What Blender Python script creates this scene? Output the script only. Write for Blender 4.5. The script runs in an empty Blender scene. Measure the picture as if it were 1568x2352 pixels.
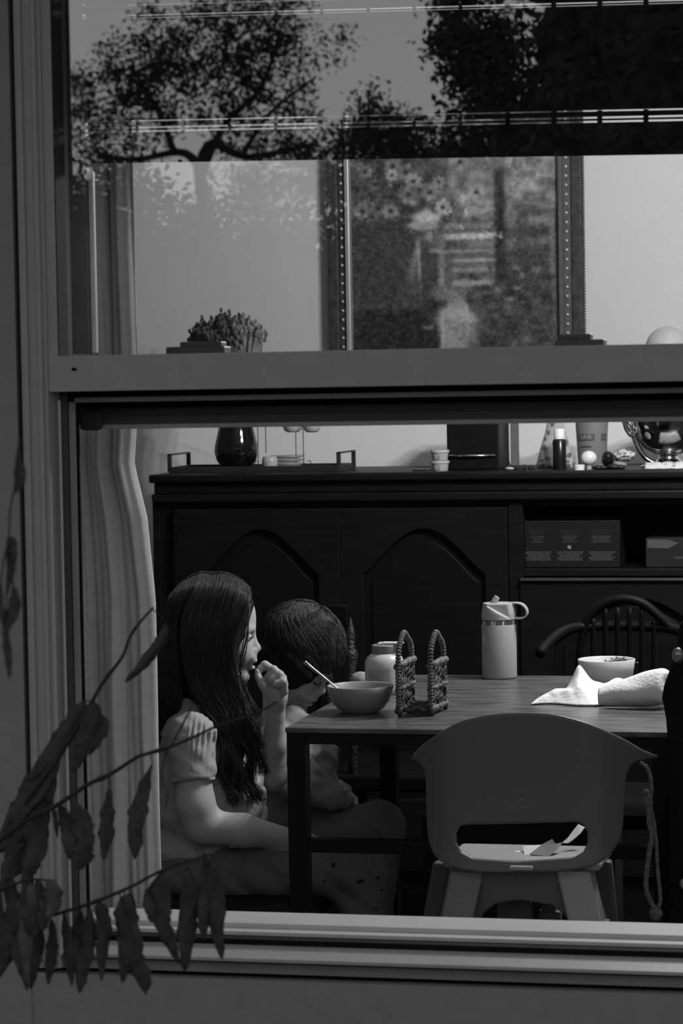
import bpy, math, random
import numpy as np
from mathutils import Vector, Matrix
random.seed(7); RNG = np.random.default_rng(7)
PI = math.pi
sc = bpy.context.scene
# ------------------------------------------------------------------ camera
FPX, CX, CY = 6000.0, 784.0, 1176.0
PSI, TH, RHO = math.radians(12.6), math.atan(296/6000), 0.0175
CAM = np.array([0.80, -3.5, 1.36])
F = np.array([-math.sin(PSI)*math.cos(TH), math.cos(PSI)*math.cos(TH), -math.sin(TH)])
R0 = np.array([math.cos(PSI), math.sin(PSI), 0.0])
U0 = np.cross(R0, F)
RT = R0*math.cos(RHO) - U0*math.sin(RHO)
UP = U0*math.cos(RHO) + R0*math.sin(RHO)
cd = bpy.data.cameras.new('camera'); cam = bpy.data.objects.new('camera', cd)
sc.collection.objects.link(cam); sc.camera = cam
cam.matrix_world = Matrix(((RT[0], UP[0], -F[0], CAM[0]), (RT[1], UP[1], -F[1], CAM[1]),
                           (RT[2], UP[2], -F[2], CAM[2]), (0, 0, 0, 1)))
cd.sensor_fit = 'VERTICAL'; cd.sensor_height = 36.0; cd.lens = FPX/2352*36
cd.clip_start = .05; cd.clip_end = 400
cd.dof.use_dof = True; cd.dof.focus_distance = 4.95; cd.dof.aperture_fstop = 11.0
# ------------------------------------------------------------------ world: dusk sky, grey, brighter at the horizon
w = bpy.data.worlds.new('dusk_sky'); sc.world = w; w.use_nodes = True
nt = w.node_tree; nt.nodes.clear()
out = nt.nodes.new('ShaderNodeOutputWorld'); bg = nt.nodes.new('ShaderNodeBackground')
tc = nt.nodes.new('ShaderNodeTexCoord'); sx = nt.nodes.new('ShaderNodeSeparateXYZ'); rp = nt.nodes.new('ShaderNodeValToRGB')
nt.links.new(tc.outputs['Generated'], sx.inputs[0]); nt.links.new(sx.outputs['Z'], rp.inputs[0])
rp.color_ramp.elements[0].position = 0.0; rp.color_ramp.elements[0].color = (1, 1, 1, 1)
rp.color_ramp.elements[1].position = 1.0; rp.color_ramp.elements[1].color = (.62, .62, .62, 1)
nt.links.new(rp.outputs[0], bg.inputs['Color']); bg.inputs['Strength'].default_value = 0.78
nt.links.new(bg.outputs[0], out.inputs[0])
# ------------------------------------------------------------------ exposure
sc.view_settings.view_transform = 'Standard'; sc.view_settings.look = 'None'
sc.view_settings.gamma = 1.0; sc.view_settings.use_curve_mapping = False
sc.view_settings.exposure = 0.0

# ------------------------------------------------------------------ where things stand (pixel -> point at a real distance)
def ray(px, py): return F + RT*((px-CX)/FPX) - UP*((py-CY)/FPX)
def pt(px, py, Y):
    d = ray(px, py); return CAM + d*((Y-CAM[1])/d[1])
def ptd(px, py, dep): return CAM + ray(px, py)*dep
def ptz(px, py, Z):
    d = ray(px, py); return CAM + d*((Z-CAM[2])/d[2])
def X(px, Y, py=1176): return float(pt(px, py, Y)[0])
def Zz(py, Y, px=784): return float(pt(px, py, Y)[2])
def dep(p): return float(np.dot(np.array(p)-CAM, F))
def mpp(p): return dep(p)/FPX

# lamps of the room: a chandelier of bulbs over the table, above the frame
LAMPS = []
def bulb(x, y, z, watt, r=.03):
    l = bpy.data.lights.new('bulb', 'POINT'); l.energy = watt; l.shadow_soft_size = r; l.color = (1, 1, 1)
    o = bpy.data.objects.new('bulb', l); sc.collection.objects.link(o); o.location = (x, y, z); LAMPS.append(o)
for k in range(4):
    a = k*PI/2+.4
    bulb(0.62+.16*math.cos(a), 1.78+.16*math.sin(a), 2.02, 25, .02)

# ------------------------------------------------------------------ materials
MATS = {}
def mat(name, v, rough=.6, spec=.3, metal=0.0, var=.08, scale=14, bump=0.0, bscale=60, coat=0, stretch=None, attr=None, trans=0, alpha=1, sub=0):
    if name in MATS: return MATS[name]
    m = bpy.data.materials.new(name); m.use_nodes = True; t = m.node_tree; b = t.nodes['Principled BSDF']
    b.inputs['Roughness'].default_value = rough; b.inputs['Specular IOR Level'].default_value = spec
    b.inputs['Metallic'].default_value = metal; b.inputs['Coat Weight'].default_value = coat
    if trans: b.inputs['Transmission Weight'].default_value = trans
    co = t.nodes.new('ShaderNodeTexCoord'); mp = t.nodes.new('ShaderNodeMapping')
    t.links.new(co.outputs['Object'], mp.inputs[0])
    if stretch: mp.inputs['Scale'].default_value = stretch
    if attr:
        a = t.nodes.new('ShaderNodeAttribute'); a.attribute_name = attr
        t.links.new(a.outputs['Color'], b.inputs['Base Color'])
    else:
        n = t.nodes.new('ShaderNodeTexNoise'); n.inputs['Scale'].default_value = scale; n.inputs['Detail'].default_value = 5
        r = t.nodes.new('ShaderNodeValToRGB'); e = r.color_ramp.elements
        e[0].position = .3; e[1].position = .7
        lo, hi = v*(1-var), v*(1+var)
        e[0].color = (lo, lo, lo, 1); e[1].color = (hi, hi, hi, 1)
        t.links.new(mp.outputs[0], n.inputs['Vector']); t.links.new(n.outputs['Fac'], r.inputs[0])
        t.links.new(r.outputs[0], b.inputs['Base Color'])
    if bump:
        n2 = t.nodes.new('ShaderNodeTexNoise'); n2.inputs['Scale'].default_value = bscale; n2.inputs['Detail'].default_value = 4
        bp = t.nodes.new('ShaderNodeBump'); bp.inputs['Strength'].default_value = bump; bp.inputs['Distance'].default_value = .01
        t.links.new(mp.outputs[0], n2.inputs['Vector']); t.links.new(n2.outputs['Fac'], bp.inputs['Height']); t.links.new(bp.outputs[0], b.inputs['Normal'])
    MATS[name] = m; return m
def motif_mat(name, v, dark, scale, thr, rough=.9):
    m = mat(name, v, rough, .15, bump=.25, bscale=45)
    t = m.node_tree; b = t.nodes['Principled BSDF']; src = b.inputs['Base Color'].links[0].from_socket
    co = [n for n in t.nodes if n.type == 'TEX_COORD'][0]
    vo = t.nodes.new('ShaderNodeTexVoronoi'); vo.inputs['Scale'].default_value = scale
    no = t.nodes.new('ShaderNodeTexNoise'); no.inputs['Scale'].default_value = scale*5
    mx = t.nodes.new('ShaderNodeMixRGB'); ad = t.nodes.new('ShaderNodeMath'); ad.operation = 'ADD'
    ml = t.nodes.new('ShaderNodeMath'); ml.operation = 'MULTIPLY'; ml.inputs[1].default_value = .55
    lt = t.nodes.new('ShaderNodeMath'); lt.operation = 'LESS_THAN'; lt.inputs[1].default_value = thr
    t.links.new(co.outputs['Object'], vo.inputs['Vector']); t.links.new(co.outputs['Object'], no.inputs['Vector'])
    t.links.new(no.outputs['Fac'], ml.inputs[0]); t.links.new(vo.outputs['Distance'], ad.inputs[0]); t.links.new(ml.outputs[0], ad.inputs[1])
    t.links.new(ad.outputs[0], lt.inputs[0]); t.links.new(lt.outputs[0], mx.inputs[0])
    t.links.new(src, mx.inputs[1]); mx.inputs[2].default_value = (dark, dark, dark, 1)
    t.links.new(mx.outputs[0], b.inputs['Base Color']); return m
def pane_mat(name, refl, tint=.93):
    m = bpy.data.materials.new(name); m.use_nodes = True; t = m.node_tree; t.nodes.clear()
    o = t.nodes.new('ShaderNodeOutputMaterial'); mx = t.nodes.new('ShaderNodeMixShader')
    tr = t.nodes.new('ShaderNodeBsdfTransparent'); tr.inputs[0].default_value = (tint, tint, tint, 1)
    g = t.nodes.new('ShaderNodeBsdfGlossy'); g.inputs['Roughness'].default_value = 0.0
    g.inputs['Color'].default_value = (1, 1, 1, 1)
    fr = t.nodes.new('ShaderNodeFresnel'); fr.inputs['IOR'].default_value = 1.5
    ad = t.nodes.new('ShaderNodeMath'); ad.operation = 'ADD'; ad.inputs[1].default_value = refl-.04
    t.links.new(fr.outputs[0], ad.inputs[0]); t.links.new(ad.outputs[0], mx.inputs[0])
    t.links.new(tr.outputs[0], mx.inputs[1]); t.links.new(g.outputs[0], mx.inputs[2]); t.links.new(mx.outputs[0], o.inputs[0])
    return m

# ------------------------------------------------------------------ meshes
class MB:
    def __init__(s): s.v = []; s.f = []; s.n = 0
    def add(s, v, f):
        v = np.asarray(v, float); s.v.append(v); s.f += [tuple(int(i)+s.n for i in q) for q in f]; s.n += len(v); return s
    def box(s, lo, hi):
        x0, y0, z0 = lo; x1, y1, z1 = hi
        return s.hexa([(x0,y0,z0),(x1,y0,z0),(x1,y1,z0),(x0,y1,z0)], [(x0,y0,z1),(x1,y0,z1),(x1,y1,z1),(x0,y1,z1)])
    def hexa(s, a, b):
        return s.add(list(a)+list(b), [(3,2,1,0),(4,5,6,7),(0,1,5,4),(1,2,6,5),(2,3,7,6),(3,0,4,7)])
    def bar(s, p, q, wd, ht, side=None):
        p = np.array(p, float); q = np.array(q, float); d = (q-p)/np.linalg.norm(q-p)
        u = np.array(side if side is not None else (0, 0, 1.0)); u = u-d*np.dot(u, d); u /= np.linalg.norm(u); v = np.cross(d, u)
        c = [(-1,-1),(1,-1),(1,1),(-1,1)]
        return s.hexa([p+v*a*wd/2+u*b*ht/2 for a, b in c], [q+v*a*wd/2+u*b*ht/2 for a, b in c])
    def tube(s, P, r, n=8, cap=True, flat=1.0):
        P = np.array(P, float); m = len(P); r = np.full(m, r) if np.isscalar(r) else np.array(r)
        T = np.gradient(P, axis=0); T /= (np.linalg.norm(T, axis=1)[:, None]+1e-12)
        u = np.cross(T[0], (0.13, .31, .94)); u /= np.linalg.norm(u); V = []
        for i in range(m):
            u = u-T[i]*np.dot(u, T[i]); u /= np.linalg.norm(u)+1e-12; w_ = np.cross(T[i], u)
            for k in range(n):
                a = 2*PI*k/n; V.append(P[i]+r[i]*(u*math.cos(a)+w_*math.sin(a)*flat))
        Fc = [(i*n+k, i*n+(k+1) % n, (i+1)*n+(k+1) % n, (i+1)*n+k) for i in range(m-1) for k in range(n)]
        if cap: Fc += [tuple(range(n))[::-1], tuple((m-1)*n+k for k in range(n))]
        return s.add(V, Fc)
    def lathe(s, prof, c, n=40, sx=1, sy=1):
        c = np.array(c, float); V = []; m = len(prof)
        for r, z in prof:
            for k in range(n):
                a = 2*PI*k/n; V.append((c[0]+r*sx*math.cos(a), c[1]+r*sy*math.sin(a), c[2]+z))
        Fc = [(i*n+k, i*n+(k+1) % n, (i+1)*n+(k+1) % n, (i+1)*n+k) for i in range(m-1) for k in range(n)]
        if prof[0][0] > 1e-5: Fc.append(tuple(range(n))[::-1])
        if prof[-1][0] > 1e-5: Fc.append(tuple((m-1)*n+k for k in range(n)))
        return s.add(V, Fc)
    def ball(s, c, r, n=12, m=8):
        r = np.ones(3)*r if np.isscalar(r) else np.array(r)
        V = []; c = np.array(c, float)
        for i in range(m+1):
            t = PI*i/m
            for k in range(n):
                a = 2*PI*k/n; V.append(c+r*np.array((math.sin(t)*math.cos(a), math.sin(t)*math.sin(a), math.cos(t))))
        Fc = [(i*n+k, (i+1)*n+k, (i+1)*n+(k+1) % n, i*n+(k+1) % n) for i in range(m) for k in range(n)]
        return s.add(V, Fc)
    def grid(s, P):
        P = np.array(P, float); a, b = P.shape[:2]
        return s.add(P.reshape(-1, 3), [(i*b+j, i*b+j+1, (i+1)*b+j+1, (i+1)*b+j) for i in range(a-1) for j in range(b-1)])
    def plate(s, poly, o, ux, uy, un, t):
        n = len(poly); o = np.array(o, float); ux = np.array(ux, float); uy = np.array(uy, float); un = np.array(un, float)
        A = [o+ux*x+uy*y for x, y in poly]; B = [p+un*t for p in A]
        return s.add(A+B, [tuple(range(n))[::-1], tuple(range(n, 2*n))]+[(i, (i+1) % n, n+(i+1) % n, n+i) for i in range(n)])
WL = {}
def finish(o, name, parent, kind):
    if kind: o['kind'] = kind
    sc.collection.objects.link(o)
    return o
def obj(name, mb, m, parent=None, smooth=False, bev=0, kind=None, solid=0, sub=0, colors=None, ang=None):
    V = np.concatenate(mb.v) if isinstance(mb, MB) else mb[0]; Fc = mb.f if isinstance(mb, MB) else mb[1]
    base = WL[parent.name] if parent is not None else np.zeros(3)
    c = (V.min(0)+V.max(0))/2
    if parent is None: c[2] = V[:, 2].min()
    me = bpy.data.meshes.new(name)
    if isinstance(Fc, np.ndarray):
        me.from_pydata((V-c).tolist(), [], Fc.tolist())
    else: me.from_pydata((V-c).tolist(), [], Fc)
    me.materials.append(m)
    o = bpy.data.objects.new(name, me); o.location = c-base
    if parent is not None: o.parent = parent
    if smooth:
        me.polygons.foreach_set('use_smooth', [True]*len(me.polygons))
        if ang: me.set_sharp_from_angle(angle=math.radians(ang))
    if colors is not None:
        ca = me.color_attributes.new('paint', 'FLOAT_COLOR', 'POINT'); ca.data.foreach_set('color', colors.ravel())
    if solid:
        md = o.modifiers.new('solid', 'SOLIDIFY'); md.thickness = solid; md.offset = 0
    if bev:
        md = o.modifiers.new('bevel', 'BEVEL'); md.width = bev; md.segments = 2; md.limit_method = 'ANGLE'
    if sub:
        md = o.modifiers.new('sub', 'SUBSURF'); md.levels = sub; md.render_levels = sub
    if kind: o['kind'] = kind
    sc.collection.objects.link(o); WL[o.name] = np.array(c, float)
    return o
def tag(o, label=None, cat=None, group=None, kind=None):
    if label: o['label'] = label
    if cat: o['category'] = cat
    if group: o['group'] = group
    if kind: o['kind'] = kind
    return o
def thing(name, label, cat, loc, group=None, kind=None):
    o = bpy.data.objects.new(name, None); sc.collection.objects.link(o); o.location = loc; o.empty_display_size = .05
    WL[o.name] = np.array(loc, float); return tag(o, label, cat, group, kind)
def struct(name, mb, m, **k):
    return obj(name, mb, m, kind='structure', **k)
def curve_mesh(cu):
    o = bpy.data.objects.new('tmp', cu); sc.collection.objects.link(o)
    dg = bpy.context.evaluated_depsgraph_get(); me = bpy.data.meshes.new_from_object(o.evaluated_get(dg))
    V = np.array([v.co[:] for v in me.vertices]); Fc = [tuple(p.vertices) for p in me.polygons]
    bpy.data.objects.remove(o); bpy.data.curves.remove(cu); bpy.data.meshes.remove(me); return V, Fc
def holed(loops, depth, bevel=0):
    cu = bpy.data.curves.new('c', 'CURVE'); cu.dimensions = '2D'; cu.fill_mode = 'BOTH'; cu.extrude = depth/2; cu.bevel_depth = bevel; cu.bevel_resolution = 1
    for L in loops:
        sp = cu.splines.new('POLY'); sp.points.add(len(L)-1); sp.use_cyclic_u = True
        for i, (x, y) in enumerate(L): sp.points[i].co = (x, y, 0, 1)
    return curve_mesh(cu)
def textmesh(body, size, depth=.0005, font=None, align='CENTER'):
    cu = bpy.data.curves.new('t', 'FONT'); cu.body = body; cu.size = size; cu.extrude = depth; cu.align_x = align; cu.align_y = 'CENTER'
    return curve_mesh(cu)
def place(V, o, ux, uy, un=None):
    ux = np.array(ux, float); uy = np.array(uy, float); un = np.cross(ux, uy) if un is None else np.array(un, float)
    return np.array(o, float)+V[:, :1]*ux+V[:, 1:2]*uy+V[:, 2:3]*un
def spline(P, n):
    P = np.array(P, float); m = len(P); t = np.linspace(0, m-1, n); i = np.clip(t.astype(int), 0, m-2); u = (t-i)[:, None]
    g = lambda k: P[np.clip(k, 0, m-1)]
    p0, p1, p2, p3 = g(i-1), g(i), g(i+1), g(i+2)
    return .5*((2*p1)+(-p0+p2)*u+(2*p0-5*p1+4*p2-p3)*u**2+(-p0+3*p1-3*p2+p3)*u**3)

# ------------------------------------------------------------------ smooth bodies: distance field -> surface nets
class Field:
    def __init__(s, axes=None): s.p = []; s.A = np.array(axes if axes is not None else np.eye(3))
    def cone(s, a, b, r1, r2=None, k=.012, op='u'):
        s.p.append(('c', np.array(a, float), np.array(b, float), r1, r1 if r2 is None else r2, k, op)); return s
    def ell(s, c, r, k=.012, op='u', A=None):
        s.p.append(('e', np.array(c, float), np.array(r, float), s.A if A is None else np.array(A), None, k, op)); return s
    def fn(s, f, k=.004, op='u'):
        s.p.append(('f', f, None, None, None, k, op)); return s
    def __call__(s, P):
        D = None
        for t, a, b, c, d, k, op in s.p:
            if t == 'c':
                ab = b-a; L = np.dot(ab, ab)+1e-12; h = np.clip((P-a)@ab/L, 0, 1)
                q = P-a-h[:, None]*ab; v = np.sqrt((q*q).sum(1))-(c+(d-c)*h)
            elif t == 'e':
                q = (P-a)@c.T; k0 = np.sqrt(((q/b)**2).sum(1)); k1 = np.sqrt(((q/b**2)**2).sum(1))+1e-9; v = k0*(k0-1)/k1
            else: v = a(P)
            if D is None: D = v; continue
            if op == 'u':
                h = np.maximum(k-np.abs(D-v), 0)/k; D = np.minimum(D, v)-h*h*k/4
            elif op == 's':
                h = np.maximum(k-np.abs(D+v), 0)/k; D = np.maximum(D, -v)+h*h*k/4
            else:
                h = np.maximum(k-np.abs(D-v), 0)/k; D = np.maximum(D, v)+h*h*k/4
        return D
def nets(f, lo, hi, h):
    B = 8; lo = np.array(lo, float); n = (np.ceil((np.array(hi)-lo)/h/B).astype(int)+1)*B
    V = np.full(n, 1e3, np.float32); nb = n//B
    bi = np.stack(np.meshgrid(*[np.arange(k) for k in nb], indexing='ij'), -1).reshape(-1, 3)
    dc = f(lo+(bi*B+(B-1)/2)*h); act = np.abs(dc) < h*B*1.15+.012
    for b, d in zip(bi[~act], dc[~act]):
        if d < 0: V[b[0]*B:b[0]*B+B, b[1]*B:b[1]*B+B, b[2]*B:b[2]*B+B] = -1e3
    off = np.stack(np.meshgrid(*[np.arange(B)]*3, indexing='ij'), -1).reshape(-1, 3); ab = bi[act]
    for i in range(0, len(ab), 400):
        q = ab[i:i+400, None]*B+off[None]; q = q.reshape(-1, 3)
        V[q[:, 0], q[:, 1], q[:, 2]] = f(lo+q*h)
    S = V < 0; c = [S[i:n[0]-1+i, j:n[1]-1+j, k:n[2]-1+k] for i in (0, 1) for j in (0, 1) for k in (0, 1)]
    sm = sum(x.astype(np.int8) for x in c); cells = np.argwhere((sm > 0) & (sm < 8))
    idx = np.full(n-1, -1, np.int64); idx[tuple(cells.T)] = np.arange(len(cells))
    acc = np.zeros((len(cells), 3)); cnt = np.zeros(len(cells))
    cor = [(i, j, k) for i in (0, 1) for j in (0, 1) for k in (0, 1)]
    for a in cor:
        for ax in range(3):
            if a[ax]: continue
            b = list(a); b[ax] = 1
            va = V[tuple((cells+a).T)].astype(float); vb = V[tuple((cells+b).T)].astype(float); ch = (va < 0) != (vb < 0)
            t = np.where(ch, va/np.where(ch, va-vb, 1), 0); p = np.tile(np.array(a, float), (len(cells), 1)); p[:, ax] += t
            acc[ch] += p[ch]; cnt[ch] += 1
    P = lo+(cells+acc/cnt[:, None])*h; Fs = []
    for ax in range(3):
        o1, o2 = [(1, 2), (2, 0), (0, 1)][ax]
        sl0 = [slice(1, n[i]-1) for i in range(3)]; sl1 = list(sl0); sl0[ax] = slice(0, n[ax]-1); sl1[ax] = slice(1, n[ax])
        A = S[tuple(sl0)]; Bb = S[tuple(sl1)]; e = np.argwhere(A != Bb); flip = A[tuple(e.T)]
        st = np.ones(3, int); st[ax] = 0; e = e+st
        d1 = np.zeros(3, int); d1[o1] = 1; d2 = np.zeros(3, int); d2[o2] = 1
        q = np.stack([idx[tuple((e-d1-d2).T)], idx[tuple((e-d2).T)], idx[tuple(e.T)], idx[tuple((e-d1).T)]], 1)
        q[~flip] = q[~flip][:, ::-1]; Fs.append(q[(q >= 0).all(1)])
    return P, np.concatenate(Fs)
def nets_obj(name, f, lo, hi, h, m, parent=None, **k):
    V, Fc = nets(f, lo, hi, h)
    return obj(name, (V, Fc), m, parent, smooth=True, **k)
# ================================================================== SETTING
M_wall_out = mat('exterior_paint', .245, .7, .2, var=.05, scale=30, bump=.15, bscale=180)
M_trim_out = mat('trim_paint', .33, .5, .3, var=.04, scale=20, bump=.05, bscale=90)
M_trim_dark = mat('sash_paint', .10, .5, .3, var=.06, scale=20)
M_gap = mat('black_gap_fill', .008, .8, .1)
M_bead = mat('lit_glazing_bead', .55, .5, .3)  # pale colour stands for the room light on the sash edge
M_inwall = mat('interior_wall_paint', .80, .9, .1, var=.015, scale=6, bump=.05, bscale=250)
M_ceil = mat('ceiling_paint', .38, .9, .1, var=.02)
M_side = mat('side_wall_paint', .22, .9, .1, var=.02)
M_floor = mat('dark_floor_boards', .05, .4, .4, var=.35, scale=8, stretch=(1, 12, 1))
M_black = mat('black_lacquer', .006, .45, .2, var=.15)

XL = X(52, 0); XC0 = X(64, 0); XJ = X(124, 0); XI = X(184, .06)
ZR0, ZR1 = Zz(889, 0), Zz(805, 0)            # middle rail, outer face
YW = .20                                      # inner face of the window wall
BIG = 3.2
# exterior wall: left strip and the part under the window
m = MB(); m.box((-BIG, -.012, -.5), (XL, YW, 3.0)); struct('wall_front', m, M_wall_out)
m = MB(); m.box((XL, -.002, -.5), (XC0, .02, 3.0)); struct('trim_1', m, mat('casing_groove', .05, .8, .1))                 # caulk groove beside the casing
zb_g0, zb_g1 = Zz(2241, 0), Zz(2254, 0)
m = MB(); m.box((XL-.3, .004, zb_g1-.002), (BIG, .03, zb_g0+.002))
m = MB(); m.box((XL, -.010, -.5), (BIG, YW, zb_g1)); struct('wall_front_lower', m, M_wall_out)
m = MB(); m.box((XC0, .012, zb_g1), (BIG, YW, zb_g0)); struct('trim_2', m, M_gap)
# casing boards with stepped profile
m = MB(); m.box((XC0, -.014, zb_g0), (XJ, .10, 3.0)); m.box((XC0+.004, -.018, zb_g0), (XC0+.012, -.012, 3.0)); m.box((XJ-.012, -.019, zb_g0), (XJ-.006, -.013, 3.0))
struct('trim_3', m, M_trim_out, bev=.0015)
m = MB()                                       # head over the lower light = middle rail
m.box((XJ, -.012, ZR0), (BIG, .075, ZR1)); struct('trim_4', m, M_trim_out, bev=.0012)
m = MB(); m.tube([(X(167, -.012, 848), -.0135, Zz(848, -.012, 167)), (X(175, -.012, 848), -.0135, Zz(848, -.012, 167))], .0022, 8); struct('trim_5', m, M_gap)
# upper jamb beside the glass
m = MB(); m.box((XJ, -.010, ZR1), (X(141, -.01), .028, 3.0)); struct('trim_6', m, M_trim_out)
m = MB(); m.box((X(141, -.01), -.008, ZR1), (X(141, -.01)+.0015, .034, 3.0)); m.box((X(141, -.01), .026, ZR1), (X(158, .026), .034, 3.0)); struct('trim_19', m, mat('rubber_and_dark_reveal', .035, .8, .1))  # dark gasket, plus a strip painting shade onto the jamb reveal
m = MB(); m.box((X(138, .05), .052, zb_g0), (X(181, .05), .060, ZR0+.01)); m.box((X(138, .05), .052, Zz(908, .05)), (BIG, .060, ZR0+.01)); struct('leak_block', m, M_gap)  # black strips added behind the frame to stop room light leaking through
# lower jamb: two steps, a bright bead and a black gap
m = MB(); m.box((XJ, .018, zb_g0), (X(137, .02), .05, ZR0)); struct('trim_7', m, M_trim_out)
m = MB(); m.box((X(138, .01), .010, Zz(2150, 0)), (X(143.5, .01), .013, ZR0-.012)); struct('trim_8', m, mat('bright_bead', .55, .5, .3), bev=.001)
m = MB(); m.box((X(143, .03), .030, zb_g0), (X(163, .04), .036, ZR0)); struct('trim_9', m, mat('recess_shade', .10, .7, .2))  # recess coloured dark for the shade inside it
m = MB(); m.box((X(162, .035), .035, Zz(2162, 0)), (X(178, .035), .046, Zz(903, .035))); m.box((X(162, .035), .035, Zz(915, .035)), (BIG, .12, Zz(903, .035))); struct('trim_10', m, mat('frame_paint_grey', .30, .5, .3), bev=.001)
m = MB(); m.box((X(177, .06), .036, Zz(2160, .06)), (X(187, .04), .040, Zz(905, .06))); m.box((X(180, .06), .07, Zz(924, .07)), (BIG, .16, Zz(905, .07)))
struct('trim_11', m, M_gap)
m = MB(); m.box((X(160, .14), .138, Zz(945, .14)), (BIG, .15, Zz(868, .14))); struct('rail_gap_shade', m, M_gap)  # black strip added for the shade under the middle rail, hides the bright wall
# sill: bright inner track, black joint, sloped outer sill with a nosing
zs = lambda y, Y: Zz(y, Y)
m = MB(); m.box((X(184, .10), .07, zs(2152, .07)), (BIG, .15, zs(2116, .10))); m.box((X(184, .10), .14, zs(2152, .07)), (BIG, .165, zs(2107, .15)))
m.box((X(184, .08), .045, zs(2160, .045)), (BIG, .08, zs(2146, .045)))
struct('trim_12', m, mat('sill_track_white', .47, .45, .3, var=.04), bev=.0012)
m = MB(); m.box((XJ, .02, zs(2175, .03)), (BIG, .10, zs(2160, .03))); struct('trim_13', m, M_gap)
m = MB(); m.hexa([(XJ, -.02, zs(2217, -.02)), (BIG, -.02, zs(2217, -.02)), (BIG, .03, zs(2217, -.02)), (XJ, .03, zs(2217, -.02))],
                 [(XJ, -.02, zs(2209, -.02)), (BIG, -.02, zs(2209, -.02)), (BIG, .03, zs(2169, .03)), (XJ, .03, zs(2169, .03))])
struct('trim_14', m, M_trim_out, bev=.001)
m = MB(); m.box((XC0+.02, -.006, zs(2241, 0)), (BIG, .10, zs(2217, 0))); struct('trim_15', m, M_trim_dark if False else mat('sill_apron_paint', .20, .6, .2), bev=.001)
# inner wall around the opening
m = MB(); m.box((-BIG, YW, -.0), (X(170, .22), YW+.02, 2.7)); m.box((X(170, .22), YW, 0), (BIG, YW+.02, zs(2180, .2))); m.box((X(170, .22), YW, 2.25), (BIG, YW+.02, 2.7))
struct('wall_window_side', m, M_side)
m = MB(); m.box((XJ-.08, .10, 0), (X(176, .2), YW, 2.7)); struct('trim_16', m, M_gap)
m = MB(); m.box((1.25, -.012, zb_g0), (BIG, YW, 3.0)); struct('wall_front_right', m, M_wall_out)
m = MB(); m.box((XJ, -.012, 2.2), (1.3, YW, 3.0)); struct('wall_front_upper', m, M_wall_out)
# room shell
YB = 3.45
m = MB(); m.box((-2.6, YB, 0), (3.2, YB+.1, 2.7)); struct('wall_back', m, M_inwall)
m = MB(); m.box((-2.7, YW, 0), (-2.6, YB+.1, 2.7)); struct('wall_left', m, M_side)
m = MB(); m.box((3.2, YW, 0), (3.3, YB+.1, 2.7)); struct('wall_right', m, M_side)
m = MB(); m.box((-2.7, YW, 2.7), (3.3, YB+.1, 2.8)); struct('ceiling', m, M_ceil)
m = MB(); m.box((-2.7, YW-.1, -.1), (3.3, YB+.1, 0)); struct('floor', m, M_floor)
# outside: ground and an unseen roof added to block overhead sky light
m = MB(); m.box((-30, -60, -.6), (30, -.0, -.5)); struct('ground', m, mat('dark_lawn', .05, .95, .1, var=.4, scale=3, bump=.4, bscale=30))
m = MB(); m.box((-6, -1.5, 2.75), (6, .2, 2.85)); m.box((-6, -1.55, 2.65), (6, -1.5, 2.95)); struct('added_roof', m, mat('added_soffit', .14, .8, .2, var=.2, scale=6, stretch=(1, 9, 1)))

# ------------------------------------------------------------------ window sash (raised) with glass
win = thing('window_1', 'wide white window with raised sash', None, (0, .1, ZR0), kind='structure'); del win['label']
SP = pane_mat('upper_glass', .155)
m = MB(); m.box((X(156, .05), .030, ZR1-.01), (1.25, .033, 2.2)); obj('pane', m, SP, win)
m = MB(); m.box((X(150, .12), .105, Zz(800, .105)), (X(222, .12), .12, 2.2)); obj('sash_stile', m, M_trim_dark, win, bev=.002)
m = MB(); m.box((X(222, .12), .112, Zz(800, .105)), (X(234, .12), .122, Zz(372, .12))); obj('glazing_bead', m, M_bead, win, bev=.002)
zt, zbm = Zz(928, .10), Zz(969, .10)
m = MB(); m.box((X(185, .1), .10, zbm), (1.25, .135, zt))
m.box((X(185, .1), .096, Zz(948, .1)), (1.25, .10, Zz(944, .1)))
obj('bottom_rail', m, mat('rail_dark_paint', .075, .5, .3), win, bev=.003)
m = MB(); m.box((X(188, .1), .10, Zz(978, .11)), (1.25, .125, zbm+.001)); obj('rail_lip', m, mat('rail_lip_lit', .42, .6, .2), win, bev=.001)  # lip coloured paler for the room light along it
m = MB(); m.box((X(188, .09), .085, Zz(981, .09)), (X(238, .09), .10, Zz(930, .09))); obj('corner_cap', m, mat('rail_dark_cap', .05, .6, .2), win, bev=.006)
for xa, xb, y0, y1 in ((397, 530, 806, 788), (1283, 1394, 789, 772)):
    Yl = .16; m = MB(); z0 = Zz(y0, Yl, (xa+xb)/2)-.012; z1 = Zz(y1, Yl, (xa+xb)/2)
    m.box((X(xa, Yl), .14, z0), (X(xb, Yl), .18, z1-.005))
    if xa < 800: m.box((X(xa+30, Yl), .145, z1-.006), (X(xb-8, Yl), .175, z1+.002))
    else: m.box((X(xa+8, Yl), .145, z1-.006), (X(xb-30, Yl), .175, z1+.003))
    obj('sash_latch', m, mat('latch_dark_metal', .06, .4, .4, metal=.3), win, bev=.002)

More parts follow.
